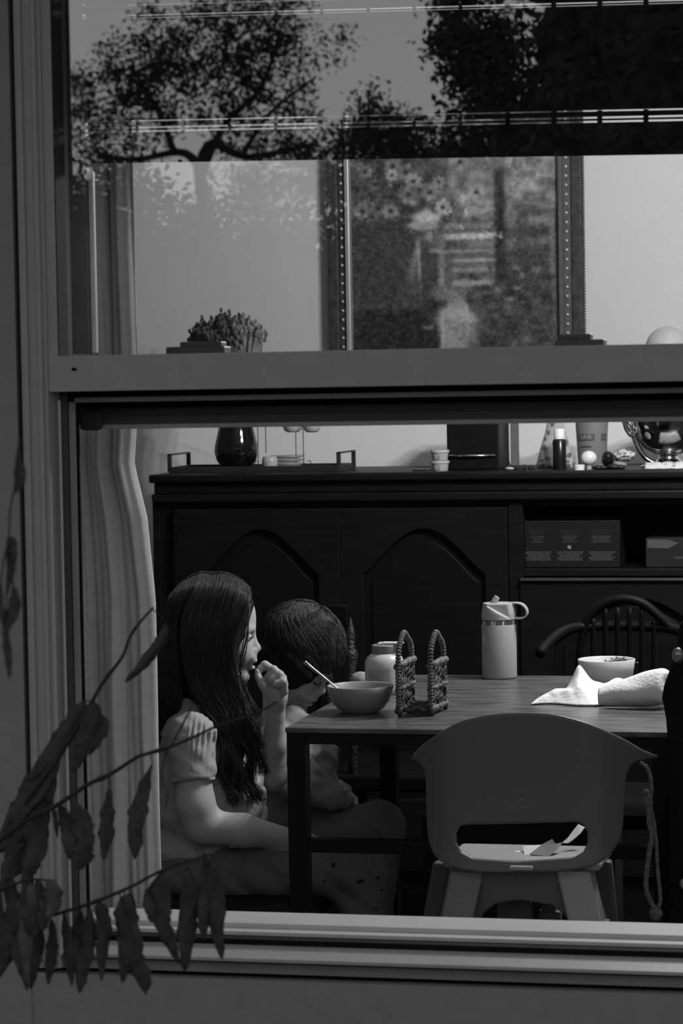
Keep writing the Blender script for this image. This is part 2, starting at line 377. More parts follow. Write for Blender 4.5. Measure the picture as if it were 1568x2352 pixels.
# ------------------------------------------------------------------ dark woven shade behind the upper glass
M_shade = mat('black_woven_reed', .012, .9, .05, var=.3, scale=60, stretch=(.05, 1, 12), bump=.3, bscale=300)
sh = thing('window_shade', 'raised black reed blind with thin slits along the window top', 'window blind', tuple(pt(784, 100, .15)))
def line(y784, slope): return lambda px: y784+slope*(px-784)
edges = [(-545, -.034), (-3, -.028), (-1, -.028), (20, -.028), (23.5, -.028), (27, -.028), (29, -.028),
         (265, -.022), (269, -.022), (280, -.0215), (285, -.0215), (289, -.021), (294, -.021), (366, -.0155)]
YS = .152; xl, xr = 160, 2480
for i in range(0, len(edges), 2):
    a, b = edges[i], edges[i+1]; la, lb = line(*a), line(*b); m = MB()
    q = [pt(px, l(px), YS) for px, l in ((xl, lb), (xr, lb), (xr, la), (xl, la))]
    m.hexa([p for p in q], [p+np.array((0, .004, 0)) for p in q])
    obj('shade_panel', m, M_shade, sh)
for k in range(21):
    px = 205+k*106.0; m = MB(); wv = 8 if px < 1100 else 12
    m.hexa([pt(px, line(29, -.028)(px), YS-.002), pt(px+wv, line(29, -.028)(px), YS-.002), pt(px+wv, line(29, -.028)(px), YS), pt(px, line(29, -.028)(px), YS)],
           [pt(px, -500, YS-.002), pt(px+wv, -500, YS-.002), pt(px+wv, -500, YS), pt(px, -500, YS)])
    obj('tape', m, M_shade, sh); m = MB()
    yb, ya = line(294, -.021)(px), line(266, -.022)(px)
    m.hexa([pt(px, yb, YS-.002), pt(px+wv, yb, YS-.002), pt(px+wv, yb, YS), pt(px, yb, YS)],
           [pt(px, ya, YS-.002), pt(px+wv, ya, YS-.002), pt(px+wv, ya, YS), pt(px, ya, YS)])
    obj('tape', m, M_shade, sh)

# ------------------------------------------------------------------ curtain
M_curt = mat('linen_curtain', .62, .95, .05, var=.06, scale=40, stretch=(1, 1, 4), bump=.25, bscale=400)
def curtain():
    Yc = .30; top, bot = 1.95, .05; nz, nx = 90, 150; P = np.zeros((nz, nx, 3))
    folds = [(.30, .020, .11), (.52, -.016, .05), (.66, .014, .035), (.86, -.018, .06), (1.0, .02, .03)]
    for i in range(nz):
        z = top+(bot-top)*i/(nz-1); py = 1360-(z-1.0)*1550
        xr_ = X(np.interp(py, [300, 800, 985, 1065, 1110, 1300, 2000], [316, 318, 303, 321, 331, 347, 350]), Yc); xl_ = X(150, Yc)
        s = np.linspace(0, 1, nx); x = xl_+(xr_-xl_)*s; y = np.full(nx, Yc)
        dr = .012*math.sin(z*2.3)
        for c, a, w_ in folds: y += .6*a*np.exp(-((s-c-dr*(1+c)+.06*(1.2-z)*(c > .45)*(c < .8))/w_)**2)*(1+.25*math.sin(z*5+c*9))
        y += .0018*np.sin(s*60+z*3)+.003*np.sin(z*17+s*11)*np.sin(s*9)
        P[i, :, 0] = x; P[i, :, 1] = y; P[i, :, 2] = z
    return MB().grid(P)
tag(obj('curtain', curtain(), M_curt, smooth=True, solid=.002), 'pale linen curtain hanging in soft folds at the left of the window', 'curtain')

# ------------------------------------------------------------------ what the glass mirrors: garden trees behind the viewer
def mir(px, py, D):                 # the real point whose mirror image in the pane is seen at (px, py), D metres along the ray
    p = ptd(px, py, D); return np.array((p[0], .06-p[1], p[2]))
M_leafdark = mat('dusk_foliage', .030, .8, .15, var=.5, scale=4)
M_bark = mat('dusk_bark', .03, .9, .1, var=.4, scale=5)
def tree(label, cat_name, trunk, branches, clumps, size, D, seed, group=None):
    g = np.random.default_rng(seed); base = mir(trunk[0][0], trunk[0][1], D); base[2] = -.5
    t = thing(cat_name, label, 'tree', tuple(base), group)
    m = MB(); k = D/FPX
    P = [base]+[mir(x, y, D) for x, y, r in trunk]; m.tube(spline(P, 14), list(np.linspace(trunk[0][2]*1.3*k, trunk[-1][2]*k, 14)), 8)
    obj('trunk', m, M_bark, t, smooth=True)
    for br in branches:
        m = MB(); m.tube(spline([mir(x, y, D+o) for x, y, o in br[1:]], 14), list(np.linspace(br[0]*k, br[0]*.35*k, 14)), 6); obj('branch', m, M_bark, t, smooth=True)
    V = []; 
    for cx_, cy_, rx, ry, n in clumps:
        # twigs of leaves gathered round random centres so that holes stay open
        nc = max(3, n//26); th = g.uniform(0, 2*PI, nc); rr = np.sqrt(g.uniform(0, 1, nc))
        for a, r in zip(th, rr):
            c = mir(cx_+rx*r*math.cos(a), cy_+ry*r*math.sin(a), D+g.normal()*.5)
            q = c+g.normal(size=(26, 3))*size*np.array((2.2, 3.0, 1.9))
            for p in q:
                u = g.normal(size=3); u /= np.linalg.norm(u); v = np.cross(u, g.normal(size=3)); v /= np.linalg.norm(v); s_ = size*g.uniform(.6, 1.25)
                V += [p-u*s_, p+v*s_*.5, p+u*s_, p-v*s_*.5]
    V = np.array(V); Fc = np.arange(len(V)).reshape(-1, 4)
    obj('foliage', (V, Fc), M_leafdark, t, kind='stuff')
    return t
tree('broad oak with open crown mirrored in the left of the upper glass', 'oak_tree', [(480, 620, 26), (470, 480, 18), (455, 380, 12)],
     [(12, (470, 400, 0), (420, 350, 0), (320, 365, .2), (220, 360, 0)), (13, (455, 400, 0), (480, 330, 0), (560, 360, 0), (640, 350, 0), (720, 330, 0)),
      (10, (470, 380, 0), (520, 280, 0), (600, 200, 0), (640, 80, 0)), (9, (400, 350, 0), (360, 250, 0), (300, 150, 0)), (7, (560, 350, 0), (620, 260, 0), (720, 180, 0))],
     [(430, 210, 190, 90, 2600), (330, 170, 110, 85, 1300), (520, 90, 160, 85, 2300), (380, 60, 70, 50, 420), (600, 200, 100, 100, 1300), (250, 230, 80, 80, 900),
      (680, 120, 60, 60, 330), (740, 110, 60, 30, 110), (690, 260, 60, 60, 380), (230, 330, 80, 50, 500), (600, 340, 110, 40, 700), (210, 400, 60, 110, 700), (190, 260, 45, 90, 300),
      (340, 300, 60, 30, 200), (700, 340, 60, 40, 500), (250, 480, 100, 60, 900), (800, 80, 30, 12, 30), (250, 100, 30, 30, 100), (560, 20, 110, 40, 700), (700, 30, 40, 40, 160), (280, 400, 60, 30, 420), (600, 400, 130, 40, 900), (380, 470, 220, 30, 700), (640, 450, 120, 40, 900)], .040, 34, 3)
tree('small bushy tree mirrored between the two big trees', 'bushy_tree', [(880, 600, 16), (880, 420, 12), (870, 300, 6)],
     [(6, (875, 350, 0), (850, 280, 0), (845, 215, 0)), (6, (880, 360, 0), (930, 300, 0), (960, 270, 0))],
     [(850, 250, 30, 45, 330), (880, 290, 70, 40, 900), (950, 300, 40, 30, 330), (880, 350, 110, 40, 1500), (800, 330, 50, 40, 600), (970, 350, 60, 30, 500), (900, 420, 150, 50, 3000), (760, 400, 60, 50, 900)], .035, 27, 5)
tree('tall leafy tree mirrored beside the dark evergreen', 'leafy_tree', [(1180, 620, 24), (1170, 420, 18), (1160, 200, 12), (1150, 40, 7)],
     [(8, (1165, 300, 0), (1110, 200, 0), (1050, 120, 0)), (8, (1160, 200, 0), (1090, 90, 0), (1030, 40, 0)), (6, (1170, 320, 0), (1090, 250, 0), (1040, 220, 0))],
     [(1100, 60, 90, 80, 1700), (1060, 130, 60, 60, 800), (1150, 180, 90, 90, 1900), (1100, 240, 70, 50, 600), (1040, 20, 50, 20, 200), (1180, 300, 80, 50, 1000), (1060, 310, 60, 40, 500), (1010, 100, 20, 40, 70), (1120, 400, 130, 60, 3000), (1220, 360, 90, 60, 1800)], .035, 19.5, 8)
# dense evergreen: a closed crown, dark to the ground
def evergreen():
    D = 15.5; base = mir(1500, 700, D); base[2] = -.5
    t = thing('evergreen_tree', 'dense black evergreen filling the right of the upper glass reflection', 'tree', tuple(base))
    g = np.random.default_rng(4); f = Field(); k = D/FPX
    for cx_, cy_, r in [(1480, 100, 240), (1420, 300, 210), (1620, 250, 260), (1560, 520, 300), (1400, 520, 220), (1620, -60, 260), (1330, 640, 200), (1700, 600, 300), (1400, 0, 140), (1480, -260, 260)]:
        f.ell(mir(cx_, cy_, D+.4), (r*k, .9*r*k, r*k), k=.15)
    lo = base+np.array((-1.9, -1.9, .2)); hi = base+np.array((1.9, 1.9, 4.8))
    V, Fc = nets(f, lo, hi, .08)
    V = V+g.normal(size=V.shape)*.025
    obj('crown', (V, Fc), M_leafdark, t)
    L = []; pick = V[g.integers(0, len(V), 9000)]
    for p in pick:
        p = p+g.normal(size=3)*.13; u = g.normal(size=3); u /= np.linalg.norm(u); v = np.cross(u, g.normal(size=3)); v /= np.linalg.norm(v); s_ = .05
        L += [p-u*s_, p+v*s_*.5, p+u*s_, p-v*s_*.5]
    obj('foliage', (np.array(L), np.arange(len(L)).reshape(-1, 4)), M_leafdark, t, kind='stuff')
    m = MB(); m.tube([base, base+np.array((0, 0, 1.6))], .16, 10); obj('trunk', m, M_bark, t)
evergreen()
# hedge along the garden, what fills the lower reflections
def hedge():
    g = np.random.default_rng(12); n = 420; P = np.zeros((26, n, 3)); yh = -8.0
    for j in range(n):
        x = -9+18*j/(n-1); top = 2.09+.06*math.sin(x*1.7)+.06*math.sin(x*4.1+1)+.05*math.sin(x*11)
        for i in range(26):
            a = i/25; z = -.5+(top+.5)*min(1, a*2) if a <= .5 else -.5+(top+.5)*min(1, (1-a)*2)
            P[i, j] = (x, yh+(.45 if a <= .5 else -.45), z)
    P += g.normal(size=P.shape)*.035; mb = MB().grid(P)
    t = thing('hedge', 'dark garden hedge mirrored low behind the picture', 'hedge', (0, yh, -.5)); obj('hedge_body', mb, M_leafdark, t); L = []
    for q in range(16000):
        x = g.uniform(-5.5, 3.5); top = 2.09+.06*math.sin(x*1.7)+.06*math.sin(x*4.1+1)+.05*math.sin(x*11)
        p_ = np.array((x, yh+g.uniform(-.5, .55), top+min(.34, abs(g.normal())*.10)+.16*max(0, math.sin(x*6.3)*math.sin(x*2.1))*g.uniform()-.08)); u = g.normal(size=3); u /= np.linalg.norm(u); v = np.cross(u, g.normal(size=3)); v /= np.linalg.norm(v); s_ = .024
        L += [p_-u*s_, p_+v*s_*.5, p_+u*s_, p_-v*s_*.5]
    obj('foliage', (np.array(L), np.arange(len(L)).reshape(-1, 4)), M_leafdark, t, kind='stuff')
hedge()
# ================================================================== SIDEBOARD AND WHAT STANDS ON IT
M_wood = mat('dark_stained_wood', .0065, .45, .22, var=.35, scale=7, stretch=(1, 1, 8), bump=.05, bscale=90)
M_woodp = mat('dark_wood_panel', .0045, .5, .2, var=.35, scale=7, stretch=(1, 1, 8))
YF = 2.95                                      # front of the sideboard
ZT = Zz(1086, YF, 784)                         # its top
sx0 = X(350, YF+.03); sx1 = sx0+1.75
sb = thing('sideboard', 'wide dark wooden sideboard with arched door panels against the back wall', 'sideboard', (sx0+.8, 3.2, 0))
m = MB(); m.box((sx0+.003, YF-.012, ZT-.022), (sx1, YB-.02, ZT)); obj('worktop', m, M_wood, sb, bev=.006)
m = MB(); m.box((sx0+.012, YF+.006, Zz(1132, YF)), (sx1, YF+.05, ZT-.022)); m.box((sx0+.006, YF+.002, Zz(1152, YF)), (sx1, YF+.05, Zz(1132, YF)))
obj('cornice', m, M_wood, sb, bev=.004)
zc = Zz(1152, YF); xd2 = X(1163, YF); xs0 = X(1197, YF); zsh0, zsh1 = Zz(1309, YF), Zz(1168, YF)
m = MB(); m.box((sx0, YF+.03, 0), (sx0+.02, YB-.03, zc)); m.box((sx0, YB-.04, 0), (sx1, YB-.03, zc))
m.box((sx0+.02, YF+.03, 0), (X(397, YF)-.002, YF+.05, zc)); m.box((X(397, YF)-.002, YF+.03, Zz(1168, YF)), (sx1, YF+.06, zc))
m.box((xd2, YF+.02, 0), (xs0, YB-.04, zc)); m.box((xs0, YF+.02, zsh0-.018), (sx1, YB-.04, zsh0)); m.box((sx1-.02, YF+.02, 0), (sx1, YB-.03, zc))
obj('carcass', m, M_wood, sb, bev=.002)
def arch(x0, x1, zb, zsh, ztop, n=40):       # bell shaped cathedral arch
    xc, hw_ = (x0+x1)/2, (x1-x0)/2; P = [(x0, zb), (x1, zb)]
    for i in range(n+1):
        u = 1-2*i/n; P.append((xc+hw_*u, zsh+(ztop-zsh)*(.5+.5*math.cos(PI*u))**.62))
    return P
def door(name, x0, x1, z0, z1, ar, hinge=None):
    o = [(x0, z0), (x1, z0), (x1, z1), (x0, z1)]
    V, Fc = holed([o, ar], .014, .0025)
    V = place(V, (0, YF+.018, 0), (1, 0, 0), (0, 0, 1), (0, -1, 0)); d = obj(name, (V, Fc), M_wood, sb)
    m = MB(); m.box((x0+.01, YF+.026, z0+.01), (x1-.01, YF+.031, z1-.01)); obj('panel_field', m, M_woodp, d)
    xs = [p[0] for p in ar]; zs_ = [p[1] for p in ar]; cx_, cz_ = (min(xs)+max(xs))/2, (min(zs_)+max(zs_))/2
    q = [(cx_+(x-cx_)*.86, cz_+(z-cz_)*.90) for x, z in ar]
    V, Fc = holed([q], .004, .002); V = place(V, (0, YF+.026, 0), (1, 0, 0), (0, 0, 1), (0, -1, 0)); obj('raised_panel', (V, Fc), M_woodp, d)
    return d
dz1 = Zz(1170, YF)
for xa, xb, aa, ab_ in ((397, 774, 462, 728), (778, 1160, 828, 1112)):
    ar = arch(X(aa, YF), X(ab_, YF), .30, Zz(1318, YF), Zz(1214, YF)); door('door', X(xa, YF), X(xb, YF), .12, dz1, ar)
ar = arch(X(1262, YF), X(1262, YF)+.42, .30, Zz(1470, YF), Zz(1372, YF)); door('door', X(1192, YF), X(1192, YF)+.55, .12, Zz(1332, YF, 1300), ar)
m = MB(); m.box((X(1192, YF), YF-.002, Zz(1334, YF, 1300)), (sx1, YF+.04, Zz(1329, YF, 1300))); obj('edge_strip', m, mat('pale_wood_edge', .06, .4, .4, var=.2), sb, bev=.001)  # paler strip above the right door
m = MB(); m.box((sx0, YF+.03, 0), (sx1, YF+.06, .12)); obj('plinth', m, M_wood, sb)
# boxes in the open shelf
def lettered_box(name, label, pxa, pxb, pyt, pyb, rows, dark=.02, extra=None, Y=YF+.06, cat='box'):
    cxx = (pxa+pxb)/2; z1 = Zz(pyt, Y, cxx); x0, x1 = X(pxa, Y, 1250), X(pxb, Y, 1250)
    b = thing(name, label, cat, ((x0+x1)/2, Y+.12, zsh0)); m = MB(); m.box((x0, Y, zsh0+.001), (x1, Y+.24, z1)); obj('carton', m, mat(name+'_card', dark, .5, .3, var=.1), b, bev=.0015)
    for (ra, rb, ya, yb, v, nl) in rows:
        m = MB()
        for i in range(nl):
            yy = ya+(yb-ya)*(i+.5)/nl; hh = (yb-ya)/nl*.31; sh_ = (i % 3)*2.2+((i*7) % 5)*.8
            xs = ra+sh_
            while xs < rb-sh_-2:
                wv = 3+((i*13+int(xs)*7) % 6); xe = min(xs+wv, rb-sh_)
                m.box((X(xs, Y, 1250), Y-.0006, Zz(yy+hh, Y, cxx)), (X(xe, Y, 1250), Y, Zz(yy-hh, Y, cxx))); xs = xe+1.4
        obj('small_print', m, mat('print_%d' % int(v*1000), v, .6), b, kind='stuff')
    return b
rows = [(1205, 1268, 1266, 1288, .085, 5), (1278, 1340, 1266, 1288, .085, 5), (1351, 1412, 1266, 1288, .085, 5), (1218, 1252, 1230, 1247, .05, 4), (1289, 1326, 1230, 1247, .05, 4), (1356, 1404, 1230, 1247, .06, 4),
        (1212, 1256, 1216, 1228, .025, 3), (1284, 1332, 1216, 1228, .025, 3), (1358, 1402, 1216, 1228, .025, 3)]
gb = lettered_box('game_box', 'dark carton with three columns of small print on the open shelf', 1198, 1423, 1196, 1306, rows, dark=.010)
m = MB(); m.ball(pt(1307, 1257, YF+.058), (.005, .0006, .005), 8, 6); obj('emblem', m, mat('print_emblem', .25, .6), gb)
g2 = lettered_box('leaflet_box', 'dark carton with a pale slanted band at the right end of the shelf', 1482, 1640, 1236, 1303, [], dark=.018)
Yb = YF+.0594; m = MB(); m.plate([(0, 0), (.052, -.002), (.078, .012), (.052, .020), (0, .020)][::1], (X(1486, Yb, 1250), Yb, Zz(1258, Yb, 1500)), (1, 0, 0), (0, 0, 1), (0, 1, 0), .0006); obj('pale_band', m, mat('print_band', .09, .6), g2)
m = MB(); m.box((X(1548, Yb, 1250), Yb, Zz(1284, Yb, 1500)), (X(1600, Yb, 1250), Yb+.0006, Zz(1278, Yb, 1500))); obj('short_band', m, mat('print_band2', .05, .6), g2)

# ---------------- things on top
YO = 3.12
def top(px, Y=YO): return np.array((X(px, Y, 1080), Y, ZT))
S = lambda Y=YO: dep((0, Y, ZT))/FPX           # metres per pixel there
def H(py, Y=YO, px=784):                       # height above the worktop of what is seen at py
    return Zz(py, Y, px)-ZT
# tray
x0, x1 = X(412, YO, 1080), X(797, YO, 1080)
M_tray = mat('black_tray', .025, .5, .3, var=.2, scale=30)
tr = thing('serving_tray', 'long dark wooden tray with strap handles on the left of the sideboard', 'tray', ((x0+x1)/2, YO, ZT))
m = MB(); m.box((x0, YO-.10, ZT), (x1, YO+.10, ZT+.004)); h_ = .0165
m.box((x0, YO-.10, ZT+.004), (x1, YO-.094, ZT+h_)); m.box((x0, YO+.094, ZT+.004), (x1, YO+.10, ZT+h_)); m.box((x0, YO-.094, ZT+.004), (x0+.006, YO+.094, ZT+h_)); m.box((x1-.006, YO-.094, ZT+.004), (x1, YO+.094, ZT+h_))
obj('tray_body', m, M_tray, tr, bev=.001)
for xx in (x0-.003, x1-.005):
    m = MB(); z1 = H(1036)+ZT
    m.box((xx-.002, YO-.095, ZT+.004), (xx+.008, YO-.085, z1)); m.box((xx-.002, YO+.085, ZT+.004), (xx+.008, YO+.095, z1)); m.box((xx-.002, YO-.095, z1-.004), (xx+.008, YO+.095, z1)); obj('handle', m, M_tray, tr, bev=.0008)
zt_ = ZT+.004
# dark glass vase with plant
M_dglass = mat('black_glass', .006, .06, .6, var=.1)
c = np.array((X(543, YO, 1060), YO, zt_)); k = S()
prof = [(0, 0), (28*k, 0), (30*k, 2*k), (36*k, 8*k), (47*k, 24*k), (52*k, 42*k), (51*k, 58*k), (46*k, 78*k), (41*k, 100*k), (38*k, 130*k), (40*k, 170*k), (46*k, 205*k), (43*k, 205*k), (36*k, 165*k), (38*k, 100*k), (48*k, 42*k), (20*k, 8*k), (0, 8*k)]
v = thing('glass_vase', 'round bellied black glass vase on the tray holding the succulent', 'vase', tuple(c)); obj('vase_body', MB().lathe(prof, c), M_dglass, v, smooth=True)
pl = thing('succulent_bouquet', 'bushy ragged succulent bunch rising out of the black vase', 'plant', tuple(c+np.array((0, 0, .18))))
g = np.random.default_rng(5); m1 = MB(); m2 = MB(); c2 = c+np.array((0, 0, 205*k))
for i in range(330):
    a = g.uniform(0, 2*PI); r = math.sqrt(g.uniform()); ex, ez = pt(440+165*(.5+.5*r*math.cos(a)), 800-80*(1-r*r*.55)*g.uniform(.35, 1.0), YO+.05*r*math.sin(a))[[0, 2]]
    e = np.array((ex, YO+.075*r*math.sin(a), ez)); b = c2+np.array((.5*(ex-c2[0]), .4*(e[1]-YO), -.05)); P = spline([b, (b+e)/2+np.array((0, 0, .01)), e], 6)
    (m1 if ex < X(560, YO) else m2).tube(P, [.003, .004, .005, .006, .0065, .002], 5)
    for q in range(3):
        ee = e+g.normal(size=3)*.006; (m1 if ex < X(560, YO) else m2).ball(ee, (.0045, .0045, .007), 5, 4)
for i in range(12):
    m1.tube([c+np.array((0, 0, 60*k)), c2+np.array((g.normal()*.01, g.normal()*.01, -.03)), c2+np.array((g.normal()*.03, g.normal()*.02, .02))], .003, 5)
obj('dark_leaves', m1, mat('succulent_dark', .10, .7, .2, var=.5, scale=40), pl, kind='stuff'); tag(obj('light_leaves', m2, mat('succulent_light', .26, .7, .2, var=.4, scale=40), pl, kind='stuff'), 'paler grey-green leaves')
# wire cup rack with saucers
ck = X(652, YO, 1060); rk = thing('cup_rack', 'thin black wire rack with a stack of glass saucers beside the vase', 'rack', (ck, YO, zt_)); M_wire = mat('black_wire', .01, .4, .4)
for px, dy in ((593, .035), (611, -.02), (680, .03), (697, -.03)):
    m = MB(); xx = X(px, YO+dy, 1060); m.tube([(xx, YO+dy, zt_+(.045 if px == 611 else 0)), (xx, YO+dy, zt_+.20)], .0012, 6); obj('wire_post', m, M_wire, rk, smooth=True)
for px, s_ in ((590, -1), (708, 1)):
    m = MB(); xx = X(px, YO, 1060); P = [(xx+s_*.006, YO, zt_), (xx+s_*.006, YO, zt_+.018), (xx+s_*.003, YO, zt_+.023), (xx-s_*.003, YO, zt_+.020)]; m.tube(spline(P, 10), .0012, 6); obj('wire_hook', m, M_wire, rk, smooth=True)
m = MB(); m.tube([(X(593, YO+.035, 1060), YO+.035, zt_+.20), (X(697, YO-.03, 1060), YO-.03, zt_+.20)], .0012, 6); obj('top_wire', m, M_wire, rk)
M_sauc = mat('pale_glass', .45, .15, .6, var=.05)
for i in range(4):
    cc = np.array((X(660, YO, 1060), YO, zt_+.001+i*.0095)); pr = [(0, 0), (.030, 0), (.046, .006), (.047, .0075), (.030, .003), (0, .003)]
    tag(obj('saucer', MB().lathe(pr, cc, 32), M_sauc, smooth=True), '%s glass saucer of the short stack on the tray' % ('bottom', 'second lowest', 'third', 'topmost')[i], 'saucer', 'glass saucers stacked on the tray')
cc = np.array((X(622, YO-.05, 1060), YO-.062, zt_+.001)); tag(obj('glass_tumbler', MB().lathe([(0, 0), (.016, 0), (.020, .012), (.0205, .026), (.017, .036), (.0155, .036), (.018, .026), (.018, .012), (.014, .003), (0, .003)], cc, 28), mat('frosted_glass', .42, .2, .5), smooth=True), 'small round clear glass cup leaning against the saucer stack', 'glass')
for px, r in ((672, 24), (716, 22)):
    cc = np.array((X(px, YO, 985), YO+.0, ZT+H(993, YO, px))); pr = [(0, 0), (r*.55*k, 0), (r*.85*k, 5*k), (r*k, 16*k), (r*1.02*k, 34*k), (r*.95*k, 34*k), (0, 7*k)]
    cu = obj('espresso_cup', MB().lathe(pr, cc, 28), mat('cup_white', .5, .3, .4), smooth=True); tag(cu, 'white cup hanging on the wire rack, %s' % ('left one' if px < 700 else 'right one'), 'cup', 'white cups hung on the wire rack')
# tubs
M_tub = mat('white_plastic_tub', .42, .4, .4, var=.1, scale=60)
for i, (ya, yb) in enumerate(((1085, 1061), (1061, 1038))):
    Yt = YO-.09; cc = np.array((X(1010, Yt, 1075), Yt, ZT if i == 0 else ZT+.0272)); kk = S(Yt); hh = 24*kk
    tb = thing('plastic_tub', 'small white plastic tub, %s of the pair by the black box' % ('lower' if i == 0 else 'upper'), 'tub', tuple(cc), 'two small stacked white tubs')
    obj('tub', MB().lathe([(0, 0), (18*kk, 0), (20.5*kk, hh*.75), (0, hh*.75)], cc, 30), M_tub, tb, smooth=True, ang=40)
    obj('lid', MB().lathe([(0, hh*.74), (22.5*kk, hh*.74), (22.5*kk, hh*.98), (0, hh*.98)], cc, 30), mat('white_lid', .5, .4, .4), tb, smooth=True, ang=40)
    m = MB(); m.box((cc[0]-.009, cc[1]-20.2*kk, cc[2]+hh*.15), (cc[0]+.004, cc[1]-18.6*kk, cc[2]+hh*.5)); obj('tub_label', m, mat('tub_print', .28, .6), tb)
m = MB(); m.box((X(950, YO-.08, 1080), YO-.10, ZT), (X(986, YO-.08, 1080), YO-.05, ZT+.004)); tag(obj('phone', m, mat('phone_black', .012, .3, .4), bev=.0015), 'small flat black slab lying left of the stacked tubs', 'phone')
# black box with a chrome strip
bx = thing('coffee_machine', 'tall plain black box with a chrome strip on the sideboard', 'appliance', tuple(top(1085)))
m = MB(); m.box((X(1026, YO-.05, 1060), YO-.05, ZT), (X(1146, YO-.05, 1060), YO+.12, ZT+.155)); obj('housing', m, M_black, bx, bev=.004)
m = MB(); m.tube([pt(1032, 1047, YO-.058), pt(1075, 1047, YO-.06), pt(1137, 1046, YO-.058)], [.003, .0035, .002], 8); obj('chrome_strip', m, mat('chrome', .75, .12, .5, metal=1), bx, smooth=True)
m = MB(); m.box((X(1150, YO-.06, 1060), YO+.10, ZT), (X(1166, YO-.06, 1060), YO+.13, ZT+.14)); 
tag(obj('picture_back', m, mat('grey_board', .15, .7, .2)), 'narrow grey board standing just right of the black box', 'board')
# dried bits
g = np.random.default_rng(9)
db = thing('dried_sprig', 'small dried flower sprig lying right of the black box', 'plant', tuple(top(1190, YO-.08)))
m = MB()
for px, r in ((1163, 7), (1172, 9), (1184, 8), (1196, 7), (1206, 9), (1218, 8), (1228, 6)):
    cc = top(px, YO-.08)+np.array((0, 0, r*.6*k)); m.ball(cc, (r*k, r*.8*k, r*.65*k), 8, 6)
V = np.concatenate(m.v); V += g.normal(size=V.shape)*.0012; V[:, 2] = np.maximum(V[:, 2], ZT); obj('seed_heads', (V, m.f), mat('dried_brown', .04, .9, .1, var=.5, scale=80), db, kind='stuff')
m = MB(); m.tube(spline([top(1180, YO-.08)+np.array((0, 0, .006)), top(1172, YO-.08)+np.array((0, 0, .012)), pt(1167, 1052, YO-.08)], 8), .0012, 5); obj('stem', m, M_wire, db)
m = MB(); m.ball(top(1170, YO-.10)+np.array((0, 0, .004)), (.012, .008, .004)); tag(obj('pebble', m, mat('pale_pebble', .45, .6), smooth=True), 'small flat pale pebble lying before the dried sprig', 'pebble')
# floral cone
cc = top(1276, YO+.03); kk = S(YO+.03); cn = thing('floral_gift_bag', 'pale floral patterned cone shaped bag behind the dark bottle', 'bag', tuple(cc))
prof = [(0, 0), (46*kk, 0), (44*kk, 12*kk), (34*kk, 50*kk), (22*kk, 88*kk), (16*kk, 125*kk), (18*kk, 150*kk), (14*kk, 150*kk), (0, 20*kk)]
obj('bag_body', MB().lathe(prof, cc, 40, 1, .5), motif_mat('floral_print', .42, .13, 55, .62, .8), cn, smooth=True)
# dark bottle
cc = top(1285, YO-.07); kk = S(YO-.07); bt = thing('medicine_bottle', 'small black bottle with white cap before the floral bag', 'bottle', tuple(cc))
obj('bottle_body', MB().lathe([(0, 0), (15*kk, 0), (15.5*kk, 2*kk), (15.5*kk, 66*kk), (12*kk, 70*kk), (0, 70*kk)], cc, 30), mat('bottle_black', .010, .25, .4), bt, smooth=True, ang=50)
obj('cap', MB().lathe([(0, 70*kk), (12.5*kk, 70*kk), (12.5*kk, 92*kk), (11*kk, 93.5*kk), (0, 93.5*kk)], cc, 30), mat('cap_white', .8, .4, .4), bt, smooth=True, ang=50)
# cup with lettering
Yc_ = YO+.04; cc = top(1360, Yc_); kk = S(Yc_); cp = thing('printed_tumbler', 'tall grey tumbler with small dark lettered bands behind the light bulb', 'cup', tuple(cc))
obj('cup_body', MB().lathe([(0, 0), (31*kk, 0), (32*kk, 4*kk), (38*kk, 110*kk), (39*kk, 150*kk), (36*kk, 150*kk), (30*kk, 6*kk), (0, 6*kk)], cc, 40), mat('tumbler_grey', .20, .5, .3), cp, smooth=True, ang=60)
def wrap_on(V, c, rad, ang0):                 # bend flat lettering (x = arc, y = up, z = out) round a cylinder
    a = ang0+V[:, 0]/rad; r = rad+V[:, 2]; return np.stack([c[0]+r*np.sin(a), c[1]-r*np.cos(a), c[2]+V[:, 1]], 1)
def bandgrid(w_, h_, n=12): 
    P = [[(-w_/2+w_*i/n, -h_/2+h_*j, 0) for i in range(n+1)] for j in (0, 1)]; mb = MB().grid(P); return np.concatenate(mb.v), mb.f
def vw(py): return H(py, Yc_, 1360)
for w_, h_, py, a0, mt in ((42*kk, 15*kk, 1003, -.28, mat('band_dark', .09, .6)), (28*kk, 2.5*kk, 1024, -.30, mat('band_dark', .09, .6)), (16*kk, 15*kk, 1003, .95, mat('band_dark', .09, .6))):
    V, Fc = bandgrid(w_, h_); V[:, 1] += vw(py); V[:, 2] += .0006+.006*0; obj('printed_band', (wrap_on(V, cc, 36.2*kk, a0), Fc), mt, cp)
V, Fc = textmesh('LINE', 13*kk, .0001); V[:, 1] += vw(1003); V[:, 2] += .0011; obj('lettering', (wrap_on(V, cc, 36.2*kk, -.26), Fc), mat('band_text', .34, .6), cp)
